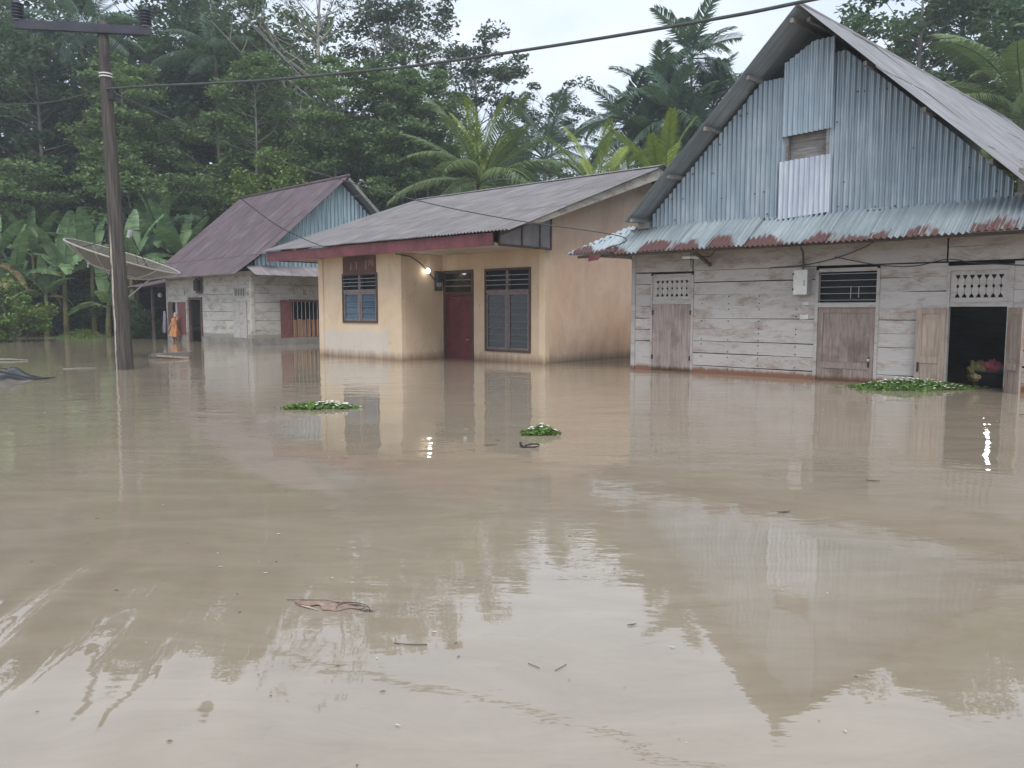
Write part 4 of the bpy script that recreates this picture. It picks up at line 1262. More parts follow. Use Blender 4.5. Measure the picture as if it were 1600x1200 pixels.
def dish():
    o = thing('satellite_dish', 'big olive mesh satellite dish tilted upward behind the utility pole', 'satellite dish', (-10.25, 21.5, 0))
    D, dep = 1.43, .52
    nrm = Vector((.316, .0, .95)).normalized()
    ex = Vector((1, 0, -.31)); ex = (ex - nrm * ex.dot(nrm)).normalized(); ey = nrm.cross(ex)
    C = Vector((-.08, 0, 2.71))                                 # centre of the rim
    def P(r, a):
        return C + ex * (r * math.cos(a)) + ey * (r * math.sin(a)) - nrm * dep * (1 - (r / D) ** 2)
    N = 12
    for k in range(N):
        v, f = [], []
        for i in range(7):
            for j in range(4):
                v.append(P(.08 + (D - .08) * i / 6, 2 * math.pi * (k + (j / 3) * .985 + .0075) / N))
        for i in range(6):
            for j in range(3):
                a = i * 4 + j
                f.append((a, a + 1, a + 5, a + 4))
        MB().add(v, f).build('dish_panel', M['dish'], o, True)
        a = 2 * math.pi * k / N
        MB().tube([P(.05 + (D - .05) * i / 6, a) - nrm * .02 for i in range(7)], .014, 5).build('rib', M['dish_rim'], o, True)
    MB().tube([P(D, 2 * math.pi * i / 48) for i in range(49)], .022, 6, False).build('rim', M['dish_rim'], o, True)
    MB().tube([P(D * .55, 2 * math.pi * i / 36) - nrm * .03 for i in range(37)], .012, 5, False).build('ring', M['dish_rim'], o, True)
    F = C + nrm * .62
    for k in range(3):
        MB().tube([P(D * .8, R_(80 + 120 * k)), F], .010, 5).build('feed_strut', M['iron'], o)
    MB().tube([F - nrm * .10, F + nrm * .10], .07, 10).build('feed_horn', M['grey_box'], o)
    hub = C - nrm * (dep + .02)
    MB().tube([hub + nrm * .03, hub - nrm * .10], [.16, .12], 12).build('hub', M['iron'], o)
    MB().tube([hub - nrm * .08, (hub.x + .05, hub.y + .05, 1.75), (hub.x + .05, hub.y + .05, -.7)], .05, 10).build('mast', M['grey_box'], o, True)
    MB().tube([P(D * .55, R_(-60)), (hub.x + .05, hub.y + .05, 1.55)], .018, 6).build('stay_rod', M['dish_rim'], o)
    MB().tube([P(D * .55, R_(10)), (hub.x + .05, hub.y + .05, 1.5)], .018, 6).build('stay_rod', M['dish_rim'], o)
dish()

# ------------------------------------------------------------------ vegetation builders
def leaves_np(cent, size, r, up=.8, droop=.25, wide=.30):
    """array of folded four-point leaves at cent (n,3)"""
    n = len(cent)
    s = size * r.uniform(.65, 1.25, n)[:, None]
    a = r.uniform(0, 2 * np.pi, n)
    d = np.stack([np.cos(a), np.sin(a), r.normal(-droop, .35, n)], -1); d /= np.linalg.norm(d, axis=1)[:, None]
    nn = r.normal(0, 1, (n, 3)) * (1 - up) + np.array([0, 0, 1.0]) * up + r.normal(0, .35, (n, 3))
    nn -= d * (nn * d).sum(1)[:, None]; nn /= np.linalg.norm(nn, axis=1)[:, None] + 1e-9
    sd = np.cross(d, nn)
    p0 = cent - d * s * .5
    v = np.stack([p0, p0 + d * s * .45 + sd * s * wide + nn * s * .06, p0 + d * s - nn * s * .10, p0 + d * s * .45 - sd * s * wide + nn * s * .06], 1)
    return v.reshape(-1, 3)

def leaf_faces(nleaf):
    b = np.arange(nleaf)[:, None] * 4
    return np.concatenate([b + np.array([0, 1, 2]), b + np.array([0, 2, 3])], 1).reshape(-1, 3)

TREE = {}
def broadleaf(key, seed, H, Rc, base, ncl, per, ls, mat, bark, rt, flat=.55, lean=0.0, rc=(.7, 1.25), wob=.35, branchy=0):
    """tapered trunk with limbs reaching leaf clumps spread through the crown"""
    r = np.random.default_rng(seed); q = random.Random(seed)
    tb = MB()
    ph = q.uniform(0, 6)
    def tp(z):
        f = z / H
        return Vector((lean * z + wob * math.sin(f * 5 + ph) * f, wob * math.cos(f * 4 + ph) * f, z))
    zt = H * .86
    tb.tube([tp(-.8 + (zt + .8) * k / 9) for k in range(10)], [rt * (1 - .85 * (k / 9) ** 1.1) for k in range(10)], 8)
    cz, hz = (base + H) / 2, (H - base) / 2
    cents = []
    for k in range(ncl):
        th, u = r.uniform(0, 2 * np.pi), r.uniform(-1, 1)
        rad = r.uniform(.25, 1.0) ** .55
        sx = math.sqrt(1 - u * u) * rad
        c = np.array([Rc * sx * math.cos(th), Rc * sx * math.sin(th), cz + hz * u * rad * .97])
        c[:2] += np.array(tp(c[2]))[:2] * .8
        cents.append(c)
        if k < ncl * .62:
            za = max(base * .55, min(zt * .97, c[2] - math.hypot(c[0], c[1]) * q.uniform(.45, 1.0)))
            a = tp(za); e = Vector(c)
            mid = a.lerp(e, .5) + Vector((q.uniform(-.3, .3), q.uniform(-.3, .3), -.12 * (e - a).length * q.uniform(-.3, 1)))
            r0 = rt * q.uniform(.22, .42) * (1.15 - za / H)
            tb.tube([a, mid, e], [r0, r0 * .6, r0 * .2], 5, False)
            for b in range(branchy):
                f = q.uniform(.35, .95); s = a.lerp(e, f)
                e2 = s + Vector((q.uniform(-1.3, 1.3), q.uniform(-1.3, 1.3), q.uniform(.2, 1.8)))
                tb.tube([s, s.lerp(e2, .55) + Vector((0, 0, -.12)), e2], [r0 * .45, r0 * .3, r0 * .1], 4, False)
    pts = []
    for c in cents:
        n = int(per * r.uniform(.5, 1.4)); k = r.uniform(*rc)
        g = r.normal(0, 1, (n, 3)); g /= np.linalg.norm(g, axis=1)[:, None]
        g *= (r.uniform(0, 1, n) ** .45)[:, None] * k
        g[:, 2] *= flat
        pts.append(c + g)
    pts = np.concatenate(pts)
    v = leaves_np(pts, ls, r)
    TREE[key] = (tb.mesh('trunk', bark, True), np_mesh('crown', v, leaf_faces(len(pts)), mat))

def plant_tree(key, name, label, loc, rz=0.0, s=1.0, group='trees behind the houses', cat='tree', sz=None):
    o = thing(name, label, cat, loc, rz, group)
    o.scale = (s, s, sz or s)
    t, c = TREE[key]
    link('trunk', t, o); link('crown', c, o)
    return o

# ---- palms
def frond_mesh(name, L, arch, mat, seed, wl=.62, nl=46, stem=.18, stiff=.25, wid=.035, droop=.55, vee=.35):
    """pinnate palm leaf growing along +x and arching down; leaflets on both sides"""
    r = np.random.default_rng(seed)
    def rp(t):
        return np.array([L * (t - .12 * arch * t ** 2.5), 0, L * (.30 * t * (1 - .2 * arch) - arch * .52 * t ** 2.2)])
    V, F = [], []
    ns = 12
    pts = [rp(i / ns) for i in range(ns + 1)]
    mb = MB().tube([tuple(p) for p in pts], [.034 * (1 - .85 * i / ns) * (L / 3) for i in range(ns + 1)], 4, False)
    V += mb.v
    F += [f for f in mb.f]
    tri = []
    for sgn in (-1, 1):
        for k in range(nl):
            t = stem + (1 - stem) * (k + r.uniform(-.3, .3)) / nl
            t = min(max(t, 0), 1)
            p = rp(t); dd = rp(min(1, t + .02)) - rp(max(0, t - .02)); dd /= np.linalg.norm(dd)
            ll = wl * (.55 + .45 * math.sin(math.pi * min(1, .15 + t * .85))) * (1.0 if t < .8 else 1 - (t - .8) * 2.2) * r.uniform(.85, 1.1)
            side = np.array([0, sgn, 0.0])
            out = side * .86 + dd * (.42 + stiff * t) + np.array([0, 0, vee]); out /= np.linalg.norm(out)
            m1 = p + out * ll * .5
            e = m1 + (out + np.array([0, 0, -droop * r.uniform(.7, 1.5)])) * ll * .5
            w = np.cross(out, [0, 0, 1.0]); w /= np.linalg.norm(w); w = w * wid
            b = len(V)
            V += [tuple(p - w * .5), tuple(p + w * .5), tuple(m1 + w), tuple(m1 - w), tuple(e)]
            F += [(b, b + 1, b + 2, b + 3), (b + 3, b + 2, b + 4)]
    me = bpy.data.meshes.new(name)
    me.from_pydata(V, [], F); me.update(); me.materials.append(mat)
    return me

FR = {
    'up': frond_mesh('frond', 3.7, .45, M['frond'], 1, wl=.75, nl=62, wid=.017, stiff=.5, vee=.15, droop=.6),
    'mid': frond_mesh('frond', 4.0, .85, M['frond'], 2, wl=.80, nl=62, wid=.018, droop=.9, vee=.1),
    'low': frond_mesh('frond', 4.0, 1.3, M['frond'], 3, wl=.80, nl=62, wid=.018, droop=1.2, vee=.0),
    'y_up': frond_mesh('frond', 3.4, .5, M['frond_y'], 4, wl=.55, nl=60, wid=.015, stiff=.8, vee=.1, droop=.4),
    'y_mid': frond_mesh('frond', 3.6, .75, M['frond_y'], 5, wl=.75, nl=60, wid=.017, droop=.8, vee=.1),
    'd_up': frond_mesh('frond', 3.6, .4, M['frond_d'], 6, wl=.8, nl=56, wid=.02, stiff=.5, vee=.15, droop=.7),
    'd_mid': frond_mesh('frond', 3.8, .95, M['frond_d'], 7, wl=.85, nl=56, wid=.02, droop=1.1, vee=.05),
    'a_up': frond_mesh('frond', 2.2, .5, M['frond_d'], 8, wl=.70, nl=26, wid=.036, droop=.6, stiff=.4, vee=.3),
    'a_mid': frond_mesh('frond', 2.3, 1.1, M['frond_d'], 9, wl=.75, nl=26, wid=.036, droop=1.0, vee=.2),
    'r_mid': frond_mesh('frond', 5.0, .9, M['frond'], 10, wl=1.0, nl=78, wid=.021, droop=1.0, vee=.05),
    'r_low': frond_mesh('frond', 5.2, 1.3, M['frond'], 12, wl=1.05, nl=78, wid=.021, droop=1.3, vee=.0),
}
def palm(name, label, loc, h, kinds, n, seed, scale=1.0, group='palms behind the houses', rt=.15, lean=(0, 0), shaft=False, nuts=0):
    q = random.Random(seed)
    o = thing(name, label, 'palm', loc, 0, group)
    pts = [(lean[0] * (k / 8) ** 1.6, lean[1] * (k / 8) ** 1.6, -.8 + (h + .8) * k / 8) for k in range(9)]
    MB().tube(pts, [rt * (1.25 if k == 0 else 1.0 - .35 * k / 8) for k in range(9)], 9).build('trunk', M['bark_palm'], o, True)
    top = Vector(pts[-1])
    if shaft:
        MB().tube([top + Vector((0, 0, -.9)), top + Vector((0, 0, -.2)), top + Vector((0, 0, .15))], [rt * .8, rt * .95, rt * .4], 8).build('crownshaft', M['leaf_light'], o, True)
    for k in range(n):
        f = k / max(1, n - 1)                                    # 0 = youngest, upright
        kd = kinds[min(len(kinds) - 1, int(f * len(kinds)))]
        az = k * 137.5 + q.uniform(-18, 18)
        el = (66 if kinds[0][0] != 'd' else 60) - (92 if kinds[0][0] != 'd' else 76) * f ** .85 + q.uniform(-8, 8)
        s = scale * q.uniform(.85, 1.1)
        fr = link('frond', FR[kd], o, loc=top + Vector((0, 0, .1 * (1 - f))))
        fr.rotation_euler = Euler((R_(q.uniform(-18, 18)), R_(-el), R_(az)), 'XYZ')
        fr.scale = (s, s, s)
    for k in range(nuts):
        a = k * 2.4
        MB().lathe([(0, -.13), (.08, -.09), (.11, 0), (.08, .09), (0, .12)], (0, 0, 0), 8).build('coconut', M['coco'], o, True, top + Vector((.2 * math.cos(a), .2 * math.sin(a), -.25 - .1 * (k % 2))))
    return o

# ---- banana
def banana_leaf(name, L, W, arch, mat, seed, torn=.3):
    r = random.Random(seed)
    n = 14
    V, F = [], []
    def rp(t):
        return Vector((L * (t - .15 * arch * t * t), 0, L * (.42 * t - arch * .62 * t ** 2.1)))
    mb = MB().tube([rp(i / 8) for i in range(9)], [.03 * (1 - .8 * i / 8) for i in range(9)], 4, False)
    V += mb.v; F += mb.f
    for sgn in (-1, 1):
        sag = 0
        for k in range(n):
            t0, t1 = .12 + .88 * k / n, .12 + .88 * (k + 1) / n
            if r.random() < torn:
                sag = r.uniform(0, .35)
                t1 -= .012
            def wd(t):
                return W * max(.05, math.sin(math.pi * min(1, .12 + t * .86)) ** .55)
            a, b = rp(t0), rp(t1)
            vs = []
            for p, t in ((a, t0), (b, t1)):
                w = wd(t)
                m = p + Vector((.05 * w, sgn * w * .5, .16 * w - sag * w * .3))
                e = p + Vector((.14 * w, sgn * w, .10 * w - sag * w - .12 * w))
                vs += [p, m, e]
            o = len(V)
            V += [tuple(x) for x in vs]
            F += [(o, o + 1, o + 4, o + 3), (o + 1, o + 2, o + 5, o + 4)]
    me = bpy.data.meshes.new(name)
    me.from_pydata(V, [], F); me.update(); me.materials.append(mat)
    me.polygons.foreach_set('use_smooth', [True] * len(me.polygons))
    return me
BL = [banana_leaf('blade', 2.9, .40, .35, M['banana'], 1, .25), banana_leaf('blade', 3.0, .42, .75, M['banana'], 2, .4),
      banana_leaf('blade', 2.8, .40, 1.05, M['banana'], 3, .5), banana_leaf('blade', 2.3, .30, 1.5, M['banana_dry'], 4, .6)]
def banana(label, loc, h, n, seed, scale=1.0, dry=1, group='banana plants on the left bank'):
    q = random.Random(seed)
    o = thing('banana_plant', label, 'banana plant', loc, q.uniform(0, 360), group)
    MB().tube([(0, 0, -.8), (.03, 0, h * .5), (.0, .04, h)], [.15, .12, .07], 10).build('pseudostem', M['stem'], o, True)
    for k in range(n + dry):
        f = k / (n - 1) if k < n else 1.15
        m = BL[3] if k >= n else BL[min(2, int(f * 2.6))]
        b = link('blade', m, o, loc=(0, 0, h - .12 * f))
        el = 80 - 52 * f + q.uniform(-8, 8)
        b.rotation_euler = Euler((R_(q.uniform(-25, 25)), R_(-el + 18), R_(k * 137.5 + q.uniform(-20, 20))), 'XYZ')
        s = scale * q.uniform(.8, 1.1); b.scale = (s, s, s)

# ------------------------------------------------------------------ vegetation placed on the bank
def at(px, Y):
    """x position on the bank seen in the direction of picture column px, at distance Y"""
    return (px - 800) / 1250 * Y * 1.0

broadleaf('dark_a', 31, 21, 5.0, 5.0, 120, 120, .34, M['leaf_dark'], M['bark'], .30)
broadleaf('dark_b', 32, 18, 4.4, 3.5, 110, 120, .30, M['leaf_dark'], M['bark'], .26, rc=(.6, 1.1))
broadleaf('mid_a', 33, 13, 3.6, 3.5, 90, 120, .27, M['leaf_mid'], M['bark_pale'], .17, rc=(.6, 1.05))
broadleaf('mid_b', 34, 11, 3.2, 4.0, 80, 110, .26, M['leaf_fresh'], M['bark_pale'], .14, flat=.35, rc=(.7, 1.2))
broadleaf('light_a', 35, 9, 2.6, 2.5, 70, 110, .24, M['leaf_light'], M['bark'], .14, rc=(.5, .9))
broadleaf('sparse_a', 36, 23, 6.2, 8.0, 100, 34, .25, M['leaf_rubber'], M['bark_pale'], .28, rc=(.6, 1.2), branchy=4, wob=.9)
broadleaf('sparse_b', 37, 20, 4.0, 7.0, 95, 95, .27, M['leaf_rubber'], M['bark_pale'], .22, rc=(.5, 1.0), branchy=2, wob=.6)
broadleaf('tier', 38, 10.5, 2.7, 4.8, 46, 120, .26, M['leaf_fresh'], M['bark_pale'], .11, flat=.25, rc=(.8, 1.3))
broadleaf('slim', 42, 16.5, 2.7, 8.6, 62, 120, .27, M['leaf_fresh'], M['bark_pale'], .17, flat=.4, rc=(.6, 1.1), wob=.25)
broadleaf('bush', 39, 2.9, 1.7, .0, 70, 110, .15, M['leaf_bush'], M['bark'], .06, flat=.8, rc=(.25, .5), wob=.1)
broadleaf('shrub', 40, 3.2, 1.8, .2, 55, 110, .20, M['leaf_dark'], M['bark'], .06, flat=.8, rc=(.35, .65), wob=.1)
broadleaf('vine', 41, 5.0, 2.6, .8, 60, 120, .20, M['leaf_light'], M['bark'], .08, flat=.7, rc=(.4, .8), wob=.2)
G = 'trees behind the houses'
rows = [
    # key, name, label, px, Y, rz, scale
    ('dark_a', 'evergreen_tree', 'tall dark evergreen at the far left edge of the picture', 8, 50, 10, 1.0),
    ('dark_b', 'evergreen_tree', 'dark evergreen just left of the crossarm of the utility pole', 78, 46, 80, 1.0),
    ('tier', 'layered_tree', 'tree with layered drooping foliage and thin pale trunk, left edge', 38, 42.5, 0, .93),
    ('dark_b', 'evergreen_tree', 'dark evergreen directly behind the top of the utility pole', 168, 54, 200, 1.1),
    ('mid_a', 'broadleaf_tree', 'mid green tree right of the utility pole below the cable', 250, 47, 40, 1.0),
    ('dark_a', 'evergreen_tree', 'tall dark evergreen right of the utility pole, top cut by the frame', 300, 58, 140, 1.0),
    ('light_a', 'broadleaf_tree', 'bright yellow-green crown rising just above the cable', 372, 55, 0, 1.62),
    ('dark_a', 'evergreen_tree', 'tall dark evergreen left of the bare-branched tree', 415, 60, 260, 1.04),
    ('sparse_a', 'bare_branched_tree', 'tall thin-leaved tree with many bare pale branches against the sky', 520, 50, 30, 1.1),
    ('sparse_b', 'sparse_tree', 'thin-leaved leaning tree right of the bare-branched tree', 650, 52, 120, 1.16),
    ('sparse_b', 'sparse_tree', 'open-crowned tree whose clumps end the left treeline against the sky', 742, 52, 250, 1.0),
    ('sparse_b', 'sparse_tree', 'open-crowned tree above the dark palm in mid picture', 855, 56, 10, .90),
    ('mid_a', 'broadleaf_tree', 'mid green tree behind the peak of the purple roof', 470, 48, 300, .95),
    ('mid_b', 'broadleaf_tree', 'flat-topped green tree with pale trunk right of the purple roof peak', 560, 45, 20, .98),
    ('mid_a', 'broadleaf_tree', 'green tree with pale trunk standing left of the big coconut palm', 655, 47, 170, .94),
    ('mid_b', 'broadleaf_tree', 'small flat green tree above the purple roof ridge', 410, 46, 120, .95),
    ('tier', 'layered_tree', 'slim layered tree between the pole and the purple roof', 320, 45, 60, .92),
    ('dark_b', 'evergreen_tree', 'dark evergreen filling the gap behind the purple roof', 600, 60, 310, .85),
    ('mid_a', 'broadleaf_tree', 'dim green tree behind the coconut palms of mid picture', 800, 55, 70, .95),
    ('mid_a', 'broadleaf_tree', 'rounded green tree behind the yellow-green palms', 975, 52, 200, .80),
    ('mid_a', 'broadleaf_tree', 'green tree right of the tall areca palms beside the gable slope', 1125, 46, 0, .88),
    ('dark_b', 'evergreen_tree', 'dark evergreen behind the right end of the zinc gable roof', 1405, 38, 90, 1.02),
    ('dark_a', 'evergreen_tree', 'tall dark evergreen in the upper right corner', 1520, 42, 220, 1.0),
    ('dark_b', 'evergreen_tree', 'dark evergreen beyond the right edge palm', 1650, 38, 30, 1.0),
    ('dark_b', 'evergreen_tree', 'dark evergreen half hidden behind the leftmost evergreen', -60, 46, 30, 1.1),
    ('mid_a', 'broadleaf_tree', 'tall green tree behind the left part of the crossarm', 40, 56, 150, 1.5),
    ('mid_a', 'broadleaf_tree', 'tall green tree between the pole and the bright crown', 245, 60, 10, 1.6),
    ('mid_a', 'broadleaf_tree', 'tall green tree behind the bare branches, left side', 470, 62, 90, 1.45),
    ('mid_b', 'broadleaf_tree', 'flat green crown below the leaning thin-leaved tree', 615, 49, 240, 1.12),
    ('mid_b', 'broadleaf_tree', 'flat green crown left of the big coconut palm top', 700, 50, 100, 1.05),
    ('dark_b', 'evergreen_tree', 'dark crown closing the low gap above the small bananas', 60, 52, 15, .7),
    ('sparse_a', 'bare_branched_tree', 'second bare-branched tree, right of the first and shorter', 610, 57, 200, 1.06),
    ('dark_a', 'evergreen_tree', 'very tall evergreen behind the pole, top beyond the frame', 135, 57, 70, 1.22),
    ('dark_a', 'evergreen_tree', 'very tall evergreen right of the pole, top beyond the frame', 235, 55, 190, 1.18),
    ('dark_a', 'evergreen_tree', 'very tall evergreen left of the bare branches, top beyond the frame', 350, 57, 300, 1.22),
    ('mid_a', 'broadleaf_tree', 'tall green crown high left of the bare branches', 430, 54, 20, 1.68),
    ('dark_a', 'evergreen_tree', 'dense evergreen behind the upper right roof slope', 1470, 45, 100, 1.0),
    ('slim', 'slender_tree', 'slender tree whose pale trunk rises behind the purple roof peak', 527, 44, 0, .92),
    ('slim', 'slender_tree', 'left one of two slender pale trunks right of the purple roof', 614, 44.5, 70, .90),
    ('slim', 'slender_tree', 'right one of two slender pale trunks right of the purple roof', 632, 46.5, 160, .95),
    ('slim', 'slender_tree', 'slender pale-trunked tree just left of the big coconut palm', 668, 46, 250, .9),
    ('slim', 'slender_tree', 'slender pale-trunked tree above the left end of the purple ridge', 405, 45, 300, .95),
    ('slim', 'slender_tree', 'slender pale-trunked tree close right of the utility pole', 203, 45, 40, .95),
    ('mid_a', 'broadleaf_tree', 'dim green crown filling behind the areca palms', 1045, 52, 60, 1.05),
    ('mid_b', 'broadleaf_tree', 'low green tree right of the utility pole trunk', 215, 44, 200, .95),
]
for key, name, label, px, Y, rz, s in rows:
    plant_tree(key, name, label, (at(px, Y), Y, 0), rz, s, G)
plant_tree('bush', 'leafy_bush', 'bright green leafy bush at the left edge of the water', (at(12, 33), 33, -.15), 0, 1.0, 'bushes on the bank', 'bush')
plant_tree('vine', 'creeper_bush', 'bright yellow-green creeper-covered bush behind the purple roof ridge', (at(445, 43), 43, 3.2), 0, 1.05, 'bushes on the bank', 'bush', 1.3)
plant_tree('vine', 'creeper_bush', 'dimmer creeper bush left of the purple roof', (at(505, 45), 45, 2.2), 140, .8, 'bushes on the bank', 'bush', 1.3)
for i, (px, Y, s, lab) in enumerate(((95, 41.5, 1.2, 'dark shrub under the bananas left of the pole'), (165, 42, 1.0, 'dark shrub behind the satellite dish mast'),
                                     (45, 41, 1.1, 'dark shrub behind the bright bush'), (228, 36.6, .55, 'small shrub in front of the dark shed'), (213, 36.2, .4, 'tiny shrub left of the shed shrub'),
                                     (250, 36.4, .35, 'tiny shrub beside the purple cloth'))):
    plant_tree('shrub', 'shrub', lab, (at(px, Y), Y, -.25), i * 67, s, 'bushes on the bank', 'bush')

palm('coconut_palm', 'large coconut palm behind the ridge of the grey roof', (at(752, 33), 33, -.3), 6.6, ['y_up', 'up', 'up', 'mid', 'mid', 'low', 'low'], 28, 1, 1.08, nuts=5)
palm('coconut_palm', 'coconut palm with upright yellow fronds, middle one behind the grey roof', (at(930, 32.5), 32.5, -.3), 6.0, ['y_up', 'y_up', 'up', 'y_mid', 'mid', 'mid'], 20, 2, 1.0)
palm('coconut_palm', 'brightest yellow-green palm nearest the zinc gable', (at(1032, 31.5), 31.5, -.3), 6.0, ['y_up', 'y_up', 'y_up', 'y_mid', 'mid', 'low'], 19, 3, 1.0)
palm('coconut_palm', 'small coconut palm half hidden behind the gable slope', (at(1095, 33), 33, -.3), 5.4, ['up', 'mid', 'mid'], 11, 4, .9)
palm('dark_palm', 'dark blue-green palm between the two yellow-green palms', (at(850, 44), 44, 0), 9.3, ['d_up', 'd_up', 'd_mid', 'd_mid'], 16, 5, 1.05)
palm('dark_palm', 'dark palm beside the utility pole top', (at(195, 50), 50, 0), 13.2, ['d_up', 'd_mid', 'd_mid'], 16, 6, 1.1)
palm('dark_palm', 'feathery dark palm high above the utility pole', (at(150, 47), 47, 0), 16.6, ['d_up', 'd_mid', 'd_mid'], 16, 7, 1.1)
palm('dark_palm', 'tall dark palm above the bright yellow-green crown', (at(352, 50), 50, 0), 16.4, ['d_up', 'd_mid', 'd_mid'], 16, 8, 1.1)
palm('dark_palm', 'short dark palm right of the utility pole above the bananas', (at(262, 43), 43, 0), 5.2, ['d_up', 'd_mid', 'd_mid'], 14, 9, .9)
palm('dark_palm', 'short dark palm left of the purple roof ridge', (at(330, 44), 44, 0), 4.6, ['d_up', 'd_mid', 'd_mid'], 13, 10, .9)
palm('dark_palm', 'short dark palm behind the leftmost bananas', (at(95, 44), 44, 0), 4.8, ['d_up', 'd_mid', 'd_mid'], 13, 21, .9)
AG = 'tall areca palms against the sky'
for i, (px, Y, hh, lab) in enumerate(((1072, 46, 15.2, 'tallest areca palm against the sky'), (1025, 47, 13.2, 'areca palm just left of the tallest one'),
                                 (978, 48, 12.0, 'leftmost and lowest areca palm against the sky'), (1045, 44, 11.2, 'low areca palm in front of the tallest'), (1105, 48, 12.9, 'areca palm right of the tallest one'),
                                 (1000, 45, 10.4, 'lower areca palm under the leftmost one'), (1080, 44.5, 10.0, 'lowest areca palm beside the gable slope'))):
    palm('areca_palm', lab, (at(px, Y), Y, 0), hh, ['a_up', 'a_up', 'a_mid', 'a_mid'], 18, 30 + i, 1.5, AG, .10, shaft=True)
palm('coconut_palm', 'big coconut palm at the right edge above the zinc roof', (at(1582, 29), 29, -.3), 8.3, ['r_mid', 'r_mid', 'r_mid', 'r_low', 'r_low'], 26, 41, 1.0, nuts=3)
palm('coconut_palm', 'second coconut palm beyond the right edge', (at(1690, 34), 34, -.3), 11.4, ['mid', 'r_mid', 'r_mid', 'r_low'], 18, 42, 1.0)

for lab, px, Y, hh, n, sd, s, dry in (
        ('banana plant with a dry brown hanging leaf, leftmost', 30, 38.5, 3.0, 7, 1, 1.0, 2),
        ('banana plant behind the left half of the satellite dish', 105, 39.5, 3.4, 7, 2, 1.0, 1),
        ('banana plant right of the utility pole with one tall upright leaf', 210, 39.0, 3.6, 8, 3, 1.05, 1),
        ('banana plant beside the purple roof edge', 288, 41.5, 4.2, 7, 4, 1.1, 0),
        ('young banana plant under the dish with drooping low leaves', 172, 37.5, 1.7, 6, 5, .8, 0),
        ('small banana plant between the bush and the dish', 75, 39.0, 2.2, 6, 6, .85, 1),
        ('banana plant cut by the left edge of the picture', -12, 38, 3.6, 7, 7, 1.05, 1),
        ('tall banana plant behind the others between pole and bush', 60, 41.5, 4.3, 8, 8, 1.1, 1),
        ('banana plant close behind the utility pole', 150, 40.5, 3.9, 8, 9, 1.05, 1),
        ('tall banana plant with upright leaves left of the purple roof', 255, 42.0, 4.6, 7, 10, 1.1, 0)):
    banana(lab, (at(px, Y), Y, -.2), hh, n, sd, s, dry)

# dense wood and undergrowth behind the single trees, which nobody could count
def mass(name, label, cat, n, ls, mat, y0, y1, x0, x1, top, seed, low=-.2):
    r = np.random.default_rng(seed)
    ncl = n // 160
    cx = r.uniform(x0, x1, ncl); cy = r.uniform(y0, y1, ncl)
    hmax = top * (.72 + .28 * np.sin(cx * .33 + seed) * np.cos(cx * .13 + 1.0))
    cz = low + (hmax - low) * r.uniform(0, 1, ncl)
    c = np.stack([cx, cy, cz], -1)
    k = r.uniform(.7, 1.5, ncl)
    pts = np.repeat(c, 160, 0) + (lambda g: g / np.linalg.norm(g, axis=1)[:, None] * (r.uniform(0, 1, len(g)) ** .4)[:, None])(r.normal(0, 1, (ncl * 160, 3))) * np.repeat(k, 160)[:, None] * np.array([1, 1, .65])
    v = leaves_np(pts, ls, r)
    tag(link(name, np_mesh(name, v, leaf_faces(len(pts)), mat)), label, cat, kind='stuff')
mass('far_wood', 'dense dark wood closing the view behind the single trees', 'wood', 130000, .55, M['leaf_dark'], 62, 72, -62, 14, 13, 3)
mass('far_wood', 'dense green wood behind the palms in mid picture', 'wood', 40000, .50, M['leaf_mid'], 58, 68, 0, 34, 8.5, 4)
mass('far_wood', 'dense dark wood behind the right house', 'wood', 45000, .50, M['leaf_dark'], 46, 54, 16, 52, 11, 5)
mass('undergrowth', 'tangled dark undergrowth along the flooded bank', 'undergrowth', 70000, .26, M['leaf_dark'], 43.5, 48, -46, 22, 3.6, 6)

# ------------------------------------------------------------------ things afloat
def weed(label, loc, rx, ry, hgt, n, mat, nfl, seed, spread=1.0, skew=0.0):
    r = np.random.default_rng(seed)
    o = thing('floating_weed', label, 'weed', loc, 0, 'weed clumps afloat')
    a = r.uniform(0, 2 * np.pi, n); d = np.where(r.uniform(0, 1, n) < .9, r.uniform(0, 1, n) ** .6, r.uniform(.9, 1.35, n))
    edge = 1 + .18 * np.sin(3 * a + seed) + .12 * np.sin(7 * a)
    x, y = rx * d * np.cos(a) * edge, ry * d * np.sin(a) * edge
    z = .01 + hgt * np.clip(1 - d ** 2, 0, 1) * r.uniform(.1, 1, n) + .02 * r.uniform(0, 1, n)
    v = leaves_np(np.stack([x, y, z], -1), .085, r, up=.45, droop=-.3, wide=.2)
    tag(link('leaves', np_mesh('leaves', v, leaf_faces(n), mat), o), kind='stuff')
    st = MB()
    for k in range(26):
        i = r.integers(n)
        st.tube([(x[i], y[i], -.05), (x[i] * 1.03, y[i] * 1.03, z[i] + .03)], .004, 4, False)
    tag(st.build('stems', M['stem'], o), kind='stuff')
    fl_ = MB()
    for k in range(nfl):
        aa = r.uniform(0, 2 * np.pi); dd = r.uniform(.1, 1.05) * spread
        fx, fy = rx * dd * math.cos(aa) + skew * rx * r.uniform(0, 1), ry * dd * math.sin(aa)
        fz = .02 + hgt * max(0, 1 - dd ** 2) * r.uniform(.7, 1.15) + r.uniform(0, .03)
        s = r.uniform(.014, .030)
        m = 5
        b = len(fl_.v)
        fl_.v.append((fx, fy, fz + s * .3))
        for q in range(m * 2):
            t = 2 * math.pi * q / (m * 2); rr = s if q % 2 else s * .5
            fl_.v.append((fx + rr * math.cos(t), fy + rr * math.sin(t), fz))
        for q in range(m * 2):
            fl_.f.append((b, b + 1 + q, b + 1 + (q + 1) % (m * 2)))
    tag(fl_.build('flowers', M['petal'], o), kind='stuff')
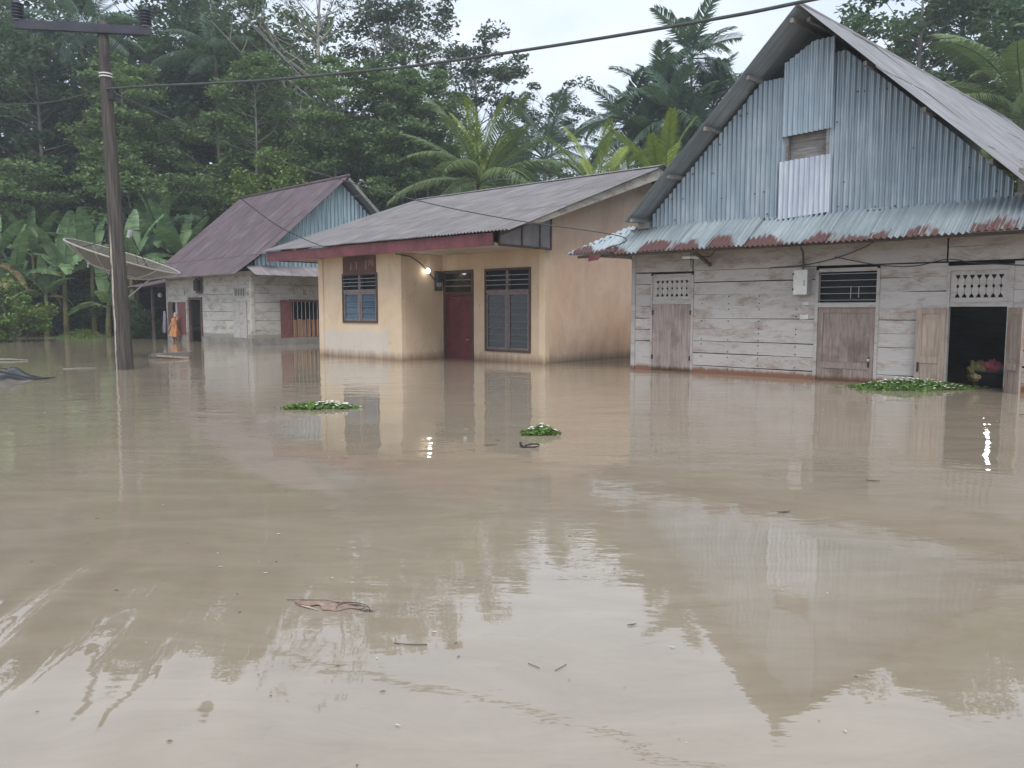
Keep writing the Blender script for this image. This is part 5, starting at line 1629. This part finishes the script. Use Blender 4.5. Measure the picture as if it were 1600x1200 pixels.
weed('large green weed raft with white flowers before the open door leaf', (6.60, 13.22, 0), .85, .36, .13, 3400, M['weed'], 130, 1)
weed('long low green weed raft with pale blossom at its right end, mid water', (-2.58, 10.55, 0), .40, .17, .05, 900, M['weed'], 46, 2, 1.0, .55)
weed('small tufted weed clump beside the dark floating stick', (.30, 8.30, 0), .16, .10, .07, 260, M['weed'], 16, 3)
weed('pale yellow-green weed clump at the bank left of the pole', (at(133, 37.5), 37.5, 0), 1.15, .6, .40, 1500, M['leaf_bush'], 6, 4)

def sunken_lump():
    o = thing('half_sunk_tarpaulin', 'dark grey half-sunk plastic shell at the left edge of the water', 'plastic sheet', (-9.55, 15.05, 0), 8)
    v, f = [], []
    nx, ny = 16, 10
    for i in range(nx + 1):
        for j in range(ny + 1):
            x, y = -1 + 2 * i / nx, -1 + 2 * j / ny
            z = .25 * max(0, 1 - x * x) ** .8 * max(0, 1 - y * y) ** .6 * (1 + .15 * math.sin(5 * x + 2 * y)) - .07 + .02 * math.sin(9 * x)
            v.append((.62 * x, .40 * y, z))
    for i in range(nx):
        for j in range(ny):
            a = i * (ny + 1) + j
            f.append((a, a + ny + 1, a + ny + 2, a + 1))
    MB().add(v, f).build('shell', mat_flat('dark_wet_plastic', (.035, .036, .042), .25, .3), o, True)
    MB().tube([(-.62, -.30, .10), (-.3, -.33, .17), (.1, -.36, .16), (.45, -.34, .07), (.62, -.30, .02), (.85, -.28, .03), (1.0, -.26, .045)], [.016, .02, .02, .016, .02, .022, .006], 6).build('edge_strip', M['iron'], o, True)
    MB().tube([(-.8, .1, .32), (-.3, .0, .24), (.2, -.1, .18)], .013, 5).build('stick', M['wood_dark'], o)
sunken_lump()

def trough():
    o = thing('wooden_trough', 'upturned wooden plank trough afloat right of the utility pole', 'trough', (-9.05, 21.3, 0), 4)
    MB().prism([(-.52, .0), (.50, .02), (.50, .18), (-.50, .13)], 'y', -.16, -.13).build('plank', M['bark'], o)
    MB().add([(-.52, -.13, .13), (.52, -.13, .18), (.50, .12, .20), (-.48, .12, .15), (-.52, -.13, .10), (.52, -.13, .15), (.50, .12, .17), (-.48, .12, .12)],
             [(0, 1, 2, 3), (7, 6, 5, 4), (0, 4, 5, 1), (1, 5, 6, 2), (2, 6, 7, 3), (3, 7, 4, 0)]).build('plank', M['bark'], o)
    MB().bar((-.35, -.175, .10), (.48, -.178, .03), .03, .05).build('plank', M['r_leaf'], o)
    MB().prism([(-.18, -.05), (.14, -.05), (.13, .15), (-.15, .13)], 'x', -.56, -.522).build('end_board', M['wood_dark'], o)
    MB().bar((-.55, -.17, .02), (.52, -.17, -.01), .03, .06).build('plank', M['wood_dark'], o)
trough()

def twig(label, pts, r, mat, group=None):
    o = MB().tube(pts, r, 6).build('floating_stick', mat, None, True)
    tag(o, label, 'stick', group)
twig('pale floating stick on the water at far left', [(-13.6, 20.6, .015), (-12.9, 20.5, .03), (-12.45, 20.55, .01)], [.02, .03, .015], M['bark_pale'])
twig('short floating stick between the pole and the trough', [(-10.0, 22.2, .02), (-9.85, 22.2, .02), (-9.45, 22.15, .01)], [.03, .02, .01], M['wood_dark'])
twig('thin pale floating twig left of the pole base', [(-9.9, 17.6, .005), (-9.3, 17.85, .012)], .010, M['bark_pale'])
twig('thin dark twig at mid foreground right of the torn leaf', [(-.46, 3.02, .003), (-.40, 3.0, .006), (-.33, 3.005, .003)], .0018, M['wood_dark'])
twig('left thin twig of the pair in the foreground', [(.06, 2.84, .003), (.10, 2.80, .004)], .0012, M['wood_dark'])
twig('right thin twig of the pair in the foreground', [(.155, 2.78, .003), (.20, 2.83, .004)], .0012, M['wood_dark'])
def curled(name, label, loc, pts, r, mat, cat):
    o = thing(name, label, cat, loc)
    for p, rr in zip(pts, r):
        MB().tube(p, rr, 6).build('curl', mat, o, True)
curled('curled_bark', 'curled black bark strip afloat under the small weed clump', (.17, 7.5, 0),
       [[(-.09, .01, .05), (-.085, 0, .02), (-.05, -.02, .004), (.02, -.02, .004), (.085, .0, .012)], [(-.05, .02, .012), (.02, .03, .03), (.08, .01, .03), (.09, 0, .015)]],
       [[.012, .014, .012, .010, .004], [.006, .009, .008, .004]], M['iron'], 'bark')
def leaf_bits(specs):
    for lab, x, y, w, l, rz in specs:
        v = []
        n = 6
        for i in range(n + 1):
            t = i / n; ww = w * math.sin(math.pi * min(.98, t + .02)) ** .7
            for s in (-1, 0, 1):
                v.append((l * (t - .5), s * ww, .004 + .10 * l * (t - .5) ** 2 + abs(s) * .25 * w))
        f = []
        for i in range(n):
            for s in range(2):
                a = i * 3 + s
                f.append((a, a + 3, a + 4, a + 1))
        o = MB().add(v, f).build('floating_leaf', M['dead_leaf'], None, True, (x, y, 0), (0, 0, R_(rz)))
        tag(o, lab, 'leaf', 'dead leaves afloat')
M['dead_leaf'] = mat_flat('dead_brown_leaf', (.10, .065, .045), .7, .4, scale=20)
leaf_bits((('tiny dark leaf in the bright sky reflection, right of centre', .495, 3.20, .006, .045, 20), ('tiny dark leaf above the curled bark, left one', -.14, 7.9, .010, .05, 10),
           ('tiny dark leaf left of the curled bark', -.21, 7.62, .012, .13, 5), ('small brown leaf on calm water before the awning reflection', 1.75, 5.05, .012, .10, 15),
           ('small brown leaf below the closed door reflection', 2.75, 6.0, .012, .10, -20), ('small dark leaf left in the foreground', -.82, 2.02, .008, .05, 30)))
def torn_leaf():
    o = thing('sunken_leaf', 'reddish torn leaf just under the surface in the foreground', 'leaf', (-.79, 3.42, 0), -14)
    v, f = [], []
    n = 22
    for i in range(n + 1):
        t = i / n
        ww = .045 * math.sin(math.pi * t) ** .8 * (1 + .45 * math.sin(13 * t) + .25 * math.sin(29 * t))
        for s in (-1, 0, 1):
            v.append((.34 * (t - .55), s * ww, .0015 + .003 * abs(s) + .002 * math.sin(7 * t)))
    for i in range(n):
        for s in range(2):
            a = i * 3 + s
            f.append((a, a + 3, a + 4, a + 1))
    MB().add(v, f).build('blade', mat_flat('sodden_red_leaf', (.27, .185, .145), .55, .4, scale=30), o, True)
    MB().tube([(.16 * math.cos(a) * .5 + .11, .030 * math.sin(a) - .03, .004 + .022 * math.sin(a)) for a in [math.pi * k / 12 for k in range(13)]], .0016, 5).build('curled_rib', M['iron'], o, True)
    MB().tube([(-.23, .01, .005), (-.05, .03, .012), (.12, .012, .008)], .0014, 5).build('rib', M['wood_dark'], o, True)
    for k, (x, y, a, l) in enumerate(((.02, .045, .25, .13), (.10, .03, -.15, .12), (-.10, -.045, -.3, .16), (.17, -.02, .1, .08))):
        dx, dy = math.cos(a), math.sin(a)
        MB().add([(x - dx * l / 2, y - dy * l / 2, .002), (x - dy * .010, y + dx * .010, .006), (x + dx * l / 2, y + dy * l / 2, .002), (x + dy * .008, y - dx * .008, .005)], [(0, 3, 2, 1)]).build('torn_strip', mat_flat('sodden_strip_%d' % k, ((.24, .15, .11), (.12, .085, .06), (.32, .25, .19), (.10, .075, .055))[k], .6, .4, scale=25), o)
torn_leaf()

def specks():
    r = np.random.default_rng(77)
    b = MB()
    for k in range(230):
        y = 1.8 + 26 * r.uniform(0, 1) ** 1.6; x = (r.uniform(-.62, .62)) * y
        if k % 3 == 0:
            x = -.25 * y + .05 * y * math.sin(y) + r.normal(0, .25)
        l = r.uniform(.003, .011) * (1 + y * .16); a = r.uniform(0, 3.14); w = l * r.uniform(.15, .5)
        dx, dy = math.cos(a), math.sin(a) * .6
        b.add([(x - dx * l, y - dy * l, .003), (x + dy * w, y - dx * w, .005), (x + dx * l, y + dy * l, .003), (x - dy * w, y + dx * w, .005)], [(0, 1, 2, 3)])
    tag(b.build('floating_litter', M['litter']), 'scattered specks of leaf litter and foam drifting on the flood', 'litter', kind='stuff')
def _litter():
    t = NT('leaf_litter_specks')
    r = t.island()
    return t.done(t.ramp(r, (0.0, (.07, .05, .035)), (.45, (.16, .12, .08)), (.6, (.5, .47, .42)), (1.0, (.62, .6, .56))), .8)
M['litter'] = _litter()
specks()

# ------------------------------------------------------------------ damp air
def haze():
    t = NT('damp_air')
    v = t.n('VolumePrincipled')
    v.inputs['Color'].default_value = (.86, .92, 1.0, 1)
    v.inputs['Density'].default_value = 0.0013
    v.inputs['Anisotropy'].default_value = 0.2
    t.t.links.new(v.outputs[0], t.out.inputs['Volume'])
    o = MB().box(-405, 405, -65, 505, -1.8, 28).build('haze', t.m)
    tag(o, 'faint damp haze filling the air over the flood', 'haze', kind='stuff')
haze()
